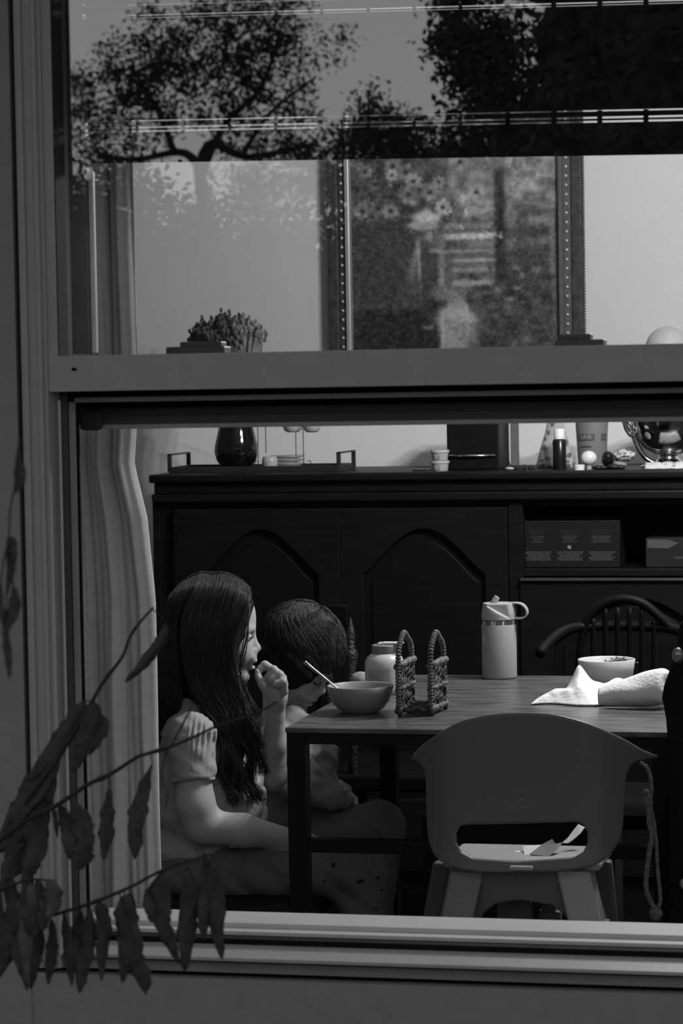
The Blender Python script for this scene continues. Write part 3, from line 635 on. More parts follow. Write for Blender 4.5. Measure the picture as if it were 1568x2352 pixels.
# light bulb and small cap
cc = top(1352, YO-.10); kk = S(YO-.10); lb = thing('light_bulb', 'round white light bulb standing cap down before the grey tumbler', 'light bulb', tuple(cc))
obj('screw_cap', MB().lathe([(0, 0), (7*kk, 0), (7*kk, 9*kk), (0, 9*kk)], cc, 20), mat('bulb_cap', .5, .35, .5, metal=.3), lb, smooth=True, ang=40)
obj('glass_globe', MB().lathe([(7*kk, 9*kk)]+[(18.5*kk*math.sin(a), (26-17*math.cos(a))*kk) for a in np.linspace(.45, PI, 14)], cc, 30), mat('bulb_white', .72, .35, .4), lb, smooth=True)
cc = top(1330, YO-.13); tag(obj('bottle_cap', MB().lathe([(0, 0), (12*kk, 0), (12*kk, 11*kk), (11*kk, 12*kk), (0, 12*kk)], cc, 26), mat('cap_white', .8, .4, .4), smooth=True, ang=40), 'small loose white cap lying left of the light bulb', 'bottle cap')
# dark trinkets
g = np.random.default_rng(21)
cc = top(1396, YO-.09); tag(obj('glass_ornament', MB().lathe([(0, 0), (6*kk, 0), (7*kk, 5*kk), (14*kk, 16*kk), (15*kk, 28*kk), (9*kk, 38*kk), (4*kk, 41*kk), (0, 42*kk)], cc, 24), M_dglass, smooth=True), 'small black glossy egg shaped ornament among the trinkets', 'ornament')
for j, (px, r) in enumerate(((1372, 9), (1384, 8), (1410, 12), (1424, 9))):
    m = MB(); m.ball(top(px, YO-.12)+np.array((0, 0, r*.55*k)), (r*1.3*k, r*k, r*.55*k), 10, 7); V = np.concatenate(m.v); V += g.normal(size=V.shape)*.0008; V[:, 2] = np.maximum(V[:, 2], ZT)
    tag(obj('trinket', (V, m.f), mat('trinket_dark', .02, .5, .4, var=.5), smooth=True), ('tiny black lumpy trinket right next to the light bulb', 'small black trinket under the left side of the egg ornament', 'largest black lumpy trinket right of the egg ornament', 'small black trinket under the crumpled wrapper')[j], 'trinket', 'black trinkets on the sideboard')
m = MB(); m.ball(pt(1432, 1046, YO-.06), (.026, .018, .014), 18, 12); V = np.concatenate(m.v); V += g.normal(size=V.shape)*.0028; V[:, 2] = np.maximum(V[:, 2], ZT)
m2 = MB(); m2.ball(top(1420, YO-.06)+np.array((0, 0, .010)), (.022, .016, .010), 14, 8); 
cw = thing('crumpled_wrapper', 'crumpled pale patterned wrapper beside the silver bowl', 'wrapper', tuple(top(1425, YO-.06))); obj('wrapper_top', (V, m.f), motif_mat('wrapper_print', .55, .2, 70, .6), cw, smooth=True); obj('wrapper_base', m2, mat('wrapper_base_grey', .25, .6), cw, smooth=True)
# silver bowl
Yk = YO+.02; cc = top(1535, Yk); kk = S(Yk); M_chrome = mat('polished_silver', .55, .09, .5, metal=1, var=.05)
bw = thing('silver_bowl', 'large polished silver footed bowl at the right end of the sideboard', 'bowl', tuple(cc))
obj('bowl_foot', MB().lathe([(0, 0), (62*kk, 0), (64*kk, 4*kk), (30*kk, 14*kk), (22*kk, 22*kk), (24*kk, 28*kk), (0, 28*kk)], cc, 48), M_chrome, bw, smooth=True)
obj('bowl_body', MB().lathe([(0, 27*kk), (30*kk, 30*kk), (58*kk, 45*kk), (76*kk, 70*kk), (86*kk, 100*kk), (90*kk, 135*kk), (96*kk, 150*kk), (93*kk, 150*kk), (84*kk, 120*kk), (50*kk, 48*kk), (0, 34*kk)], cc, 56), M_chrome, bw, smooth=True)
P = [pt(1512, 1068, Yk-.03), pt(1482, 1052, Yk-.03), pt(1462, 1020, Yk-.03), pt(1450, 990, Yk-.03), pt(1436, 972, Yk-.03), pt(1432, 955, Yk-.03), pt(1445, 940, Yk-.02)]
obj('bowl_handle', MB().tube(spline(P, 26), list(np.linspace(.006, .009, 26)), 10), M_chrome, bw, smooth=True)
P = [pt(1432, 962, Yk-.04), pt(1438, 985, Yk-.04), pt(1450, 1000, Yk-.04), pt(1458, 992, Yk-.04)]
obj('scroll', MB().tube(spline(P, 14), .006, 8), M_chrome, bw, smooth=True)
m = MB(); xa, xb = X(1483, YO-.12, 1070), X(1600, YO-.12, 1070); n = 20
P = [[(xa+(xb-xa)*i/n, YO-.15+.025*j, ZT+.012+.002*math.sin(i*1.3+j*2)+(.004 if j in (1, 2) else -.008)) for i in range(n+1)] for j in range(4)]
P = [[(x, YO-.15, ZT+.001) for x, _, _ in P[0]]]+P+[[(x, YO-.06, ZT+.001) for x, _, _ in P[0]]]
tag(obj('foil_packet', m.grid(P), motif_mat('packet_print', .62, .25, 40, .5, .35), smooth=True, solid=.001), 'pale crinkled packet lying before the silver bowl', 'packet')
# globe lamp behind
Yg = YO+.20; cc = np.array((X(1532, Yg, 800), Yg, ZT)); kk = S(Yg); zc_ = Zz(800, Yg, 1532)-ZT
gl = thing('globe_lamp', 'pale round glass globe lamp rising behind the silver bowl', 'lamp', tuple(cc))
obj('lamp_base', MB().lathe([(0, 0), (40*kk, 0), (40*kk, 6*kk), (6*kk, 12*kk), (5*kk, zc_-46*kk), (0, zc_-46*kk)], cc, 30), M_wire, gl, smooth=True, ang=40)
obj('globe', MB().lathe([(50*kk*math.sin(a), zc_-50*kk*math.cos(a)) for a in np.linspace(.1, PI, 24)], cc, 40), mat('opal_glass', .62, .5, .3), gl, smooth=True)

# ---------------- framed painting on the back wall
YP = YB-.03; pf = thing('framed_painting', 'large framed flower still life with beaded frame on the back wall', 'painting', (X(1050, YP), YP, Zz(880, YP)))
x_ = lambda px: X(px, YP, 600); ztp, zbp = Zz(200, YP), Zz(868, YP)
M_fr = mat('frame_dark_brown', .055, .6, .3, var=.5, scale=50); M_gold = mat('frame_gilt', .50, .35, .5, metal=.2); M_bd = mat('bead_gilt', .75, .25, .6, metal=.2); M_fm = mat('frame_mid_brown', .11, .5, .4, var=.3, scale=60)
def fr(name, pa, pb, y0, y1, mm, bev=.002):
    m = MB(); m.box((x_(pa), y0, zbp), (x_(pb), y1, ztp)); return obj(name, m, mm, pf, bev=bev)
fr('outer_moulding', 754, 779, YP-.012, YP+.028, M_fr, .005); fr('bead_channel', 779, 794, YP-.006, YP+.028, M_fr); fr('gilt_slip', 795, 806, YP-.016, YP+.028, M_gold, .003)
fr('gilt_slip', 1283, 1293, YP-.010, YP+.028, M_fm); fr('bead_channel', 1293, 1312, YP-.006, YP+.028, M_fm); fr('outer_moulding', 1312, 1338, YP-.012, YP+.028, M_fr, .005)
for nm, za, zb in (('bottom_moulding', zbp-.05, zbp), ('top_moulding', ztp, ztp+.05)):
    m = MB(); m.box((x_(754), YP-.012, za), (x_(1338), YP+.028, zb)); obj(nm, m, M_fr, pf, bev=.004)
for px in (786.5, 1302.5):
    m = MB(); z = zbp+.01; 
    while z < ztp: m.ball((x_(px), YP-.008, z), .0042, 8, 6); z += 21.2*dep((0, YP, 1.3))/FPX
    obj('bead_row', m, M_bd, pf, smooth=True, kind='stuff')
m = MB(); z = zbp
while z < ztp: m.ball((x_(1340), YP+.004, z), (.0045, .006, .0035), 6, 5); z += .0075
obj('rope_edge', m, M_fm, pf, smooth=True, kind='stuff')
# the canvas: a loose still life brushed in greys (print on a flat canvas)
def paint():
    nx, ny = 250, 330; x = np.linspace(806, 1284, nx); y = np.linspace(200, 868, ny); XX, YY = np.meshgrid(x, y); G = np.full(XX.shape, 62.0); g = np.random.default_rng(2)
    def sn(s):                         # smooth noise
        a = g.normal(size=(int(668/s)+3, int(478/s)+3)); u = (XX-806)/s; v = (YY-200)/s; i = v.astype(int); j = u.astype(int); fu = u-j; fv = v-i; fu = fu*fu*(3-2*fu); fv = fv*fv*(3-2*fv)
        return (a[i, j]*(1-fu)+a[i, j+1]*fu)*(1-fv)+(a[i+1, j]*(1-fu)+a[i+1, j+1]*fu)*fv
    def rect(x0, x1, y0, y1, v, s=2.0, a=1.0):
        mk = 1/(1+np.exp(-np.clip((XX-x0)/s, -30, 30)))/(1+np.exp(-np.clip((x1-XX)/s, -30, 30)))/(1+np.exp(-np.clip((YY-y0)/s, -30, 30)))/(1+np.exp(-np.clip((y1-YY)/s, -30, 30))); G[:] = G*(1-mk*a)+v*mk*a
    def blob(cx_, cy_, rx, ry, v, s=.15, a=1.0, wob=0, rot=0):
        dx, dy = XX-cx_, YY-cy_; c_, s_ = math.cos(rot), math.sin(rot); dx, dy = dx*c_+dy*s_, -dx*s_+dy*c_; th = np.arctan2(dy/ry, dx/rx)
        r = np.sqrt((dx/rx)**2+(dy/ry)**2)*(1+wob*np.sin(5*th+cx_)); mk = a/(1+np.exp(np.clip((r-1)/s, -30, 30))); G[:] = G*(1-mk)+v*mk
    rect(1010, 1300, 340, 520, 92, 12); rect(1130, 1300, 360, 470, 96, 14)
    G += sn(26)*7*(YY < 530); G += sn(13)*6*(YY < 520)
    for i in range(34): blob(g.uniform(1080, 1280), g.uniform(340, 500), g.uniform(6, 16), g.uniform(5, 11), g.choice([70, 76, 108, 112]), .3, .8)
    # stairs of light slats seen between the posts
    rect(1010, 1145, 515, 690, 74, 3)
    for ya, yb, v in ((520, 532, 92), (543, 557, 122), (580, 586, 104), (601, 608, 112), (622, 630, 102), (650, 664, 108)): rect(1018 if ya < 600 else 1040, 1140, ya, yb, v, 1.6)
    rect(1018, 1072, 560, 578, 70, 2); rect(1078, 1140, 560, 576, 88, 2)
    rect(1137, 1162, 400, 660, 48, 3); rect(1162, 1192, 420, 455, 96, 3); rect(1162, 1185, 495, 532, 84, 3); rect(1162, 1188, 555, 582, 84, 3)
    rect(1190, 1290, 490, 530, 62, 5); rect(1212, 1262, 508, 526, 92, 3); rect(1212, 1264, 556, 574, 86, 3); rect(1190, 1290, 535, 552, 56, 4); rect(1162, 1285, 582, 660, 58, 10)
    rect(1262, 1272, 500, 700, 84, 2); rect(1276, 1284, 500, 760, 78, 2)
    # dark pot and table on the left
    rect(806, 1012, 490, 868, 54, 8); blob(905, 600, 70, 110, 60, .2); blob(900, 640, 80, 70, 56, .2); blob(955, 590, 7, 40, 98, .3, .8, rot=.25); blob(962, 610, 4, 45, 112, .3, .8, rot=-.05); blob(945, 640, 14, 30, 82, .5, .6)
    rect(806, 1062, 700, 712, 76, 4, .7); rect(806, 1060, 712, 868, 45, 6); blob(1020, 705, 42, 13, 40, .2)
    rect(1002, 1020, 545, 680, 98, 2.5); rect(978, 1006, 560, 690, 58, 4); blob(1020, 680, 30, 14, 84, .2); rect(985, 1012, 575, 584, 104, 2); rect(968, 990, 752, 760, 90, 2)
    # pale path between pot and bush
    blob(1050, 745, 45, 52, 104, .15, wob=.1); rect(1012, 1076, 715, 868, 98, 4); rect(1010, 1018, 720, 868, 112, 2); blob(1052, 720, 30, 20, 108, .2); blob(1078, 735, 16, 10, 112, .2)
    # bush on the lower right
    for i in range(90): blob(g.uniform(1085, 1290), g.uniform(665, 868), g.uniform(8, 22), g.uniform(6, 14), g.choice([44, 50, 56, 66, 72]), .3, .8)
    blob(1080, 850, 14, 60, 70, .3, .5); rect(1268, 1290, 640, 868, 74, 5, .6)
    for i in range(26): blob(g.uniform(1060, 1270), g.uniform(610, 700), g.uniform(5, 10), g.uniform(4, 8), g.choice([40, 50, 92, 98]), .3, .7)
    # flowers
    def flower(cx_, cy_, r, v):
        n = 7
        for i in range(n):
            a = 2*PI*i/n+cx_; blob(cx_+r*.6*math.cos(a), cy_+r*.55*math.sin(a), r*.42, r*.3, v+g.normal()*6, .2, .9, rot=a)
        blob(cx_, cy_, r*.25, r*.22, 52, .3)
    rect(806, 1010, 200, 500, 60, 20, .6); G[:] += sn(18)*5*(XX < 1040)*(YY < 520)
    for cx_, cy_, r, v in ((840, 395, 18, 84), (862, 425, 17, 80), (905, 385, 22, 94), (902, 405, 15, 112), (935, 400, 22, 92), (952, 420, 20, 108), (868, 478, 24, 72), (832, 485, 22, 88), (898, 487, 20, 98), (855, 500, 16, 70),
                           (990, 447, 22, 98), (1010, 424, 16, 104), (940, 450, 24, 88), (1019, 482, 20, 116), (966, 440, 17, 84), (1096, 450, 20, 106), (885, 455, 18, 66), (918, 350, 20, 88), (860, 330, 24, 80), (1000, 340, 24, 84), (1060, 380, 22, 96), (950, 300, 26, 90), (1120, 300, 28, 86), (860, 250, 28, 78), (1040, 250, 26, 88)): flower(cx_, cy_, r, v)
    blob(980, 508, 30, 22, 122, .12, wob=.12); blob(955, 522, 18, 8, 110, .2); blob(985, 525, 20, 8, 100, .3); blob(1000, 560, 16, 12, 76, .3, wob=.1); blob(985, 548, 10, 8, 104, .3); blob(950, 470, 10, 5, 110, .3)
    G[:] += sn(8)*4+sn(4)*4+g.normal(size=G.shape)*2.5
    G[:] = 72+(G-72)*1.4; A = (np.clip(G, 14, 200)/255.0)**2.2*2.45
    c = np.ones(A.shape+(4,)); c[..., :3] = A[..., None]; P = np.zeros(A.shape+(3,)); P[..., 0] = np.linspace(x_(806), x_(1284), nx)[None]; P[..., 2] = np.linspace(ztp, zbp, ny)[:, None]; P[..., 1] = YP+.012
    mb = MB().grid(P); return (P.reshape(-1, 3), mb.f), c.reshape(-1, 4)
cm, cols = paint(); obj('canvas', cm, mat('brushed_canvas', .2, .6, .2, attr='paint', bump=.2, bscale=300), pf, colors=cols)
# ================================================================== TABLE
M_top = mat('worn_dark_tabletop', .085, .30, .55, var=.6, scale=7, stretch=(1.5, 6, 1), bump=.06, bscale=60)
TX0, TY0, TX1, TY1, TZ = -.331, 1.06, .62, 1.915, .74
TX1 = X(1544, TY0, 1676)
ta = thing('dining_table', 'worn dark wooden dining table on a square black frame', 'table', ((TX0+TX1)/2, (TY0+TY1)/2, 0))
m = MB(); m.box((TX0, TY0, TZ-.010), (TX1, TY1, TZ)); obj('tabletop', m, M_top, ta, bev=.002)
zt0 = TZ-.010; za = Zz(1711, TY0)
lw = (X(695, TY0, 1800)-X(650, TY0, 1800))
def tb(name, lo, hi, bev=.001): m = MB(); m.box(lo, hi); return obj(name, m, M_black, ta, bev=bev)
tb('apron', (TX0+lw, TY0+.004, za), (TX1-lw, TY0+.022, zt0)); tb('apron', (TX0+lw, TY1-.022, za), (TX1-lw, TY1-.004, zt0))
tb('apron', (TX0+.004, TY0+lw, za), (TX0+.022, TY1-lw, zt0)); tb('apron', (TX1-.022, TY0+lw, za), (TX1-.004, TY1-lw, zt0))
for xx in (TX0+.002, TX1-lw): 
    for yy in (TY0+.002, TY1-lw-.002): tb('leg', (xx, yy, 0), (xx+lw-.002, yy+lw, zt0))
z0, z1 = Zz(1961, TY0, 780), Zz(1930, TY0, 780)
tb('stretcher', (TX0+lw, TY0+.006, z0), (TX1-lw, TY0+.03, z1))

# ------------------------------------------------------------------ tableware
def on(px, py): return ptz(px, py, TZ)
# front bowl
c = on(828, 1636); k = mpp(c); Hh = 62*k
M_cer = mat('grey_stoneware', .27, .35, .45, var=.04, scale=30)
b1 = thing('cereal_bowl', 'grey stoneware bowl with a spoon at the left corner of the table', 'bowl', tuple(c))
prof = [(0, 0), (38*k, 0), (40*k, 1.5*k), (52*k, 9*k), (66*k, 26*k), (73*k, 44*k), (77*k, Hh), (75*k, Hh+1*k), (72.5*k, Hh-1*k), (68*k, 42*k), (56*k, 22*k), (30*k, 10*k), (0, 9*k)]
obj('bowl_body', MB().lathe(prof, c, 56), M_cer, b1, smooth=True)
m = MB(); m.lathe([(0, 44*k), (66*k, 44*k), (66*k, 43*k), (0, 43*k)], c, 40); tag(obj('porridge', m, mat('milk_grey', .35, .3, .4), smooth=True), 'pale cereal milk filling the front bowl', 'food')
P = c+np.array((35*k, -10*k, 47*k)); m = MB(); m.ball(P, (13*k, 10*k, 9*k), 14, 9); tag(obj('cereal_lump', m, mat('pale_lump', .7, .7), smooth=True), 'pale lump of food at the right rim of the front bowl', 'food')
# spoon
M_steel = mat('stainless_steel', .62, .16, .6, metal=1)
tip = pt(698, 1519, c[1]-.02); ent = np.array(on(790, 1590)); ent = c+np.array((-36*k, -6*k, 50*k)); 
sp = thing('spoon', 'steel spoon leaning out of the front bowl', 'spoon', tuple(ent))
tip = pt(699, 1520, ent[1]-.01); ent2 = pt(788, 1592, ent[1]+.0)
d = (ent2-tip); m = MB(); m.tube(spline([tip, tip+d*.06, tip+d*.2, tip+d*.6, ent2, ent2+d*.12], 22), list(np.interp(np.linspace(0, 1, 22), [0, .06, .2, .6, 1], [.0040, .0066, .0056, .0036, .0032])), 8, flat=.6); obj('spoon_handle', m, M_steel, sp, smooth=True)
m = MB(); m.ball(ent2+d*.2, (.018, .010, .006), 14, 8); obj('spoon_bowl', m, M_steel, sp, smooth=True)
# far bowl
c = on(1393, 1574); k = mpp(c); Hh = 60*k
b2 = thing('salad_bowl', 'white tapered bowl with herbs behind the paper towel', 'bowl', tuple(c))
obj('bowl_body', MB().lathe([(0, 0), (40*k, 0), (46*k, 3*k), (52*k, 18*k), (60*k, 22*k), (66*k, Hh), (64.5*k, Hh+1*k), (62*k, Hh-1*k), (54*k, 22*k), (36*k, 6*k), (0, 6*k)], c, 56), mat('white_ceramic', .55, .35, .45), b2, smooth=True)
m = MB(); m.lathe([(0, 46*k), (58.5*k, 46*k), (58*k, 45*k), (0, 45*k)], c, 40); tag(obj('rice', m, mat('rice_pale', .5, .8, bump=.5, bscale=200), kind='stuff'), 'pale rice filling the far white bowl', 'food')
g = np.random.default_rng(3); m = MB()
for i in range(90):
    p = c+np.array((30*k+g.normal()*12*k, g.normal()*12*k, 50*k+abs(g.normal())*6*k)); m.ball(p, (3*k, 3*k, 2.4*k), 5, 4)
tag(obj('chopped_herbs', m, mat('herbs_grey', .16, .8, var=.5, scale=200), kind='stuff'), 'small mound of chopped herbs in the far white bowl', 'food')
# jar
c = on(884, 1592); k = mpp(c)
jr = thing('condiment_jar', 'pale plastic jar with grey screw cap behind the front bowl', 'jar', tuple(c)); M_jar = mat('milky_plastic', .50, .3, .45, var=.04)
obj('jar_body', MB().lathe([(0, 0), (40*k, 0), (44*k, 3*k), (45*k, 10*k), (45.5*k, 60*k), (45*k, 72*k), (40*k, 84*k), (31*k, 91*k), (27*k, 93*k), (0, 93*k)], c, 48), M_jar, jr, smooth=True)
obj('screw_cap', MB().lathe([(0, 91*k), (28*k, 91*k), (29*k, 93*k), (29*k, 110*k), (27*k, 112*k), (0, 113*k)], c, 40), mat('cap_grey', .20, .45, .3), jr, smooth=True, ang=40)
m = MB(); m.box((c[0]-4*k, c[1]-14*k, c[2]+113*k), (c[0]+44*k, c[1]+14*k, c[2]+118*k)); m.box((c[0]-14*k, c[1]-14*k, c[2]+111*k), (c[0]+6*k, c[1]+14*k, c[2]+117*k)); obj('flip_tab', m, mat('tab_white', .6, .4), jr, bev=.0015)
def jb(w_, h_, y_, a0, mt, n=10, rr=45.7):
    V, Fc = bandgrid(w_*k, h_*k, n); V[:, 1] += y_*k; obj('label_print', (wrap_on(V, c, rr*k, a0), Fc), mt, jr)
jb(58, 46, 36, -.15, mat('label_pale_grey', .36, .6)); 
for w_, h_, y_, a0 in ((18, 1.6, 27, -.30), (18, 1.6, 43, -.30)): jb(w_, h_, y_, a0, mat('label_ink', .16, .6), rr=46)
for a0 in (-.49, -.11): jb(1.6, 17.5, 35, a0, mat('label_ink', .16, .6), 2, rr=46)
# bread piece behind jar
c = on(822, 1578); k = mpp(c); m = MB(); m.ball(c+np.array((0, .03, 12*k)), (26*k, 22*k, 20*k), 18, 12); V = np.concatenate(m.v); V[:, 2] = np.maximum(V[:, 2], TZ+.0005)
tag(obj('bread_roll', (V, m.f), mat('bread_pale', .30, .8, .1, var=.2, scale=40, bump=.3), smooth=True), 'rounded pale bread piece behind the left side of the jar', 'bread')
# water bottle
c = on(1147, 1557); k = mpp(c)
wb = thing('water_bottle', 'pale insulated water bottle with straw lid and loop handle', 'bottle', tuple(c)); M_pc = mat('powder_coat_grey', .33, .55, .3, var=.03, scale=200, bump=.1, bscale=600)
obj('bottle_body', MB().lathe([(0, 0), (37*k, 0), (39.5*k, 2*k), (40*k, 5*k), (40*k, 122*k), (39*k, 124*k), (0, 124*k)], c, 56), M_pc, wb, smooth=True, ang=50)
obj('steel_collar', MB().lathe([(0, 123*k), (38.5*k, 123*k), (38.5*k, 134*k), (0, 134*k)], c, 56), M_steel, wb, smooth=True, ang=50)
M_lid = mat('lid_plastic', .38, .45, .35)
f = Field(); f.fn(lambda P: np.maximum(np.sqrt((P[:, 0]-c[0])**2+(P[:, 1]-c[1])**2)-(39.5*k-.16*np.maximum(P[:, 2]-c[2]-150*k, 0)), np.abs(P[:, 2]-c[2]-154*k)-19*k))
f.fn(lambda P: np.maximum.reduce([-( (P[:, 0]-c[0])*.55+(P[:, 2]-c[2]-150*k)*1.0-6*k)/1.14, (P[:, 1]-c[1])+27*k, (P[:, 0]-c[0])*(-1)-60*k]), op='s', k=.003)
c_ = c
nets_obj('straw_lid', f, c+np.array((-.045, -.045, .115)), c+np.array((.045, .045, .165)), .0012, M_lid, wb)
P = [c+np.array((20*k, 0, 172*k)), c+np.array((48*k, 0, 172*k)), c+np.array((62*k, 0, 163*k)), c+np.array((66*k, 0, 150*k)), c+np.array((58*k, 0, 139*k)), c+np.array((34*k, 0, 138*k))]
m = MB(); Q = spline(P, 22)
for i in range(21):
    a, b = Q[i], Q[i+1]; m.bar(a, b+(b-a)*.1, 3.6*k, 26*k, side=(0, 1, 0))
obj('loop_handle', m, M_lid, wb, bev=.0008)
m = MB(); m.tube([c+np.array((-12*k, -4*k, 168*k)), c+np.array((-7*k, -4*k, 180*k)), c+np.array((-2*k, -4*k, 187*k))], [8*k, 7.5*k, 6.5*k], 12); obj('spout', m, M_lid, wb, smooth=True, ang=50)
M_mark = mat('bottle_mark', .50, .6)
def bm(pts, py):                                # simple figure mark and small strip printed round the bottle
    m = MB(); V = []; 
    for (xa, ya, xb, yb, w_) in pts:
        d = np.array((xb-xa, yb-ya)); n_ = np.array((-d[1], d[0]))/np.linalg.norm(d)*w_/2; q = [(xa+n_[0], ya+n_[1]), (xb+n_[0], yb+n_[1]), (xb-n_[0], yb-n_[1]), (xa-n_[0], ya-n_[1])]
        m.add([(x*k, y*k, .0003) for x, y in q], [(3, 2, 1, 0)])
    V = np.concatenate(m.v); return wrap_on(V, c, 40.2*k, -.86), m.f
V, Fc = bm([(-2, 100, 6, 96, 7), (-3, 96, 3, 86, 8), (5, 98, 8, 90, 4), (-1, 88, -5, 78, 3.5), (1, 88, 10, 76, 2.6)], 0); obj('figure_mark', (V, Fc), M_mark, wb)
V, Fc = bm([(-14, 25, 14, 25, 4.5)], 0); obj('small_strip', (V, Fc), mat('bottle_strip', .42, .6), wb)
# wicker napkin holder
M_wick = mat('wicker', .060, .6, .3, var=.6, scale=90); M_wickl = mat('wicker_light', .125, .55, .35, var=.4, scale=90)
fa, fb = on(917, 1646), on(946, 1629); ga, gb_ = on(991, 1644), on(1019, 1630); k = mpp(fa)
nh = thing('napkin_holder', 'woven wicker napkin holder with two tall looped sides', 'napkin holder', tuple((fa+gb_)/2))
up = np.array((0, 0, 1.0)); g = np.random.default_rng(8)
def side(a, b):
    d = b-a; L = np.linalg.norm(d); e = d/L; n_ = np.cross(e, up); ha = 118*k; ht = 188*k
    a = a-e*.004; b = b+e*.004
    Pt = lambda u, z: a+(b-a)*u+up*z
    # coiled arch: one winding after another
    m = MB(); A = spline([Pt(.0, 20*k), Pt(-.02, ha*.6), Pt(0, ha), Pt(.06, ha+35*k), Pt(.25, ht-12*k), Pt(.45, ht), Pt(.68, ht-14*k), Pt(.94, ha+35*k), Pt(1, ha), Pt(1.02, ha*.6), Pt(1, 14*k)], 86)
    s_ = np.concatenate([[0], np.cumsum(np.linalg.norm(np.diff(A, axis=0), axis=1))]); T = np.gradient(A, axis=0); T /= np.linalg.norm(T, axis=1)[:, None]
    n = int(s_[-1]/.0062)
    for i in range(n):
        s0 = s_[-1]*i/n; p = np.array([np.interp(s0, s_, A[:, j]) for j in range(3)]); t = np.array([np.interp(s0, s_, T[:, j]) for j in range(3)]); t /= np.linalg.norm(t)
        m.tube([p-t*.0031, p-t*.0018, p+t*.0014, p+t*.0030], [.0034, .0055, .0055, .0034], 9)
    obj('coiled_arch', m, M_wickl, nh, smooth=True)
    m = MB()
    for q in range(7):                          # open braid of fat rushes
        for s0 in (-1, 1):
            P = []
            for i in range(15):
                z = 12*k+(ha-10*k)*i/14; u = (q+.5)/7+s0*.085*math.sin(i*.9+q*1.3); P.append(Pt(np.clip(u, .02, .98), z)+n_*.0045*s0*math.cos(i*.9+q)+g.normal(size=3)*.0009)
            m.tube(spline(P, 28), [.0027*(1+.35*math.sin(j*.8+q)) for j in range(28)], 6)
    obj('braided_panel', m, M_wick, nh, smooth=True)
    m = MB()
    for z, r in ((14*k, .0052), (ha-2*k, .0062), (ha*.52, .0040)):
        for s0 in (-1, 1): m.tube([Pt(i/16, z+.003*math.sin(i*1.2+s0))+n_*.0042*s0*math.cos(i*1.2) for i in range(17)], [r*(1+.2*math.sin(j*1.7)) for j in range(17)], 7)
    obj('woven_rail', m, M_wickl, nh, smooth=True)
    for u in (0, 1):
        m = MB(); p = Pt(u, 22*k); q = Pt(u, 0)+n_*.002; m.tube([p, (p+q)/2+n_*.001, q], [.0062, .0058, .0035], 8); obj('foot', m, M_wick, nh, smooth=True)
side(fa, fb); side(ga, gb_)
m = MB()
for i in range(7):
    u = i/6; a = fa+(fb-fa)*u+up*16*k; b = ga+(gb_-ga)*u+up*16*k
    m.tube([a+(b-a)*t_+up*.003*math.sin(t_*14+i*PI) for t_ in np.linspace(0, 1, 14)], .0045, 6)
obj('woven_base', m, M_wick, nh, smooth=True)
# paper towel: a loose roll of embossed paper and its crumpled end
M_paper = mat('white_paper_towel', .80, .95, .05, var=.02, bump=.25, bscale=160)
a0, a1 = on(1405, 1612), on(1530, 1606); k = mpp(a0)
pr = thing('paper_towel', 'crumpled white paper towel sheet at the right side of the table', 'paper towel', tuple(on(1390, 1600)))
def roll():
    n, mm = 40, 34; P = np.zeros((n, mm, 3))
    A = pt(1375, 1600, 1.40); Bq = pt(1538, 1574, 1.40)
    for i in range(n):
        u = i/(n-1); c = A+(Bq-A)*u; r = (16+28*u**.7)*k*math.sqrt(max(.05, 1-.85*max(0, (u-.86)/.14)**2))
        for j in range(mm):
            a = -3.0+5.3*j/(mm-1); wob = 1+.05*math.sin(a*4+u*3)+.03*math.sin(u*12+a*2)
            end = .006*math.sin(a*2+1)*max(0, u-.8)*5
            x = c[0]+end; y = c[1]+r*wob*math.sin(a)*1.15; z = c[2]+r*wob*math.cos(a)
            P[i, j] = (x, y, max(z, TZ+.001))
    return MB().grid(P)
obj('rolled_end', roll(), M_paper, pr, smooth=True, solid=.0012)
def crumple():
    nx, ny = 70, 46; P = np.zeros((nx, ny, 3)); g = np.random.default_rng(11); ph = g.uniform(0, 6, (12, 3)); fr_ = g.uniform(20, 75, (12, 2))
    x0, y0 = on(1228, 1612)[:2]; x1 = X(1470, 1.45, 1600)
    for i in range(nx):
        u = i/(nx-1)
        for j in range(ny):
            v = j/(ny-1); x = x0+(x1-x0)*u; y = y0-.055+.19*v*(.35+.65*min(1, u*2.2))+.02*(1-u)*math.sin(9*u)
            h = 0
            for (fa_, fb_), p_ in zip(fr_, ph): h += abs(math.sin(fa_*x+fb_*y*.6+p_[0]))
            h = (h/12-.45)*.040*max(.25, 1-max(0, u-.55)*2)
            pk = .044*math.exp(-(abs((px_(x, y)-1330)/24))**1.6)*math.exp(-((v-.55)/.32)**2)
            pk += .018*math.exp(-((px_(x, y)-1420)/50)**2)*math.exp(-((v-.6)/.4)**2)
            ed = min(1, 6*v, 6*(1-v), 5*u+.05)
            P[i, j] = (x, y, TZ+.002+max(0, (h+.010)*ed+pk*min(1, 5*v, 5*(1-v))))
    return MB().grid(P)
def px_(x, y):
    d = np.array((x, y, TZ))-CAM; return CX+FPX*float(d@RT)/float(d@F)
obj('crumpled_sheet', crumple(), M_paper, pr, smooth=True, solid=.001)

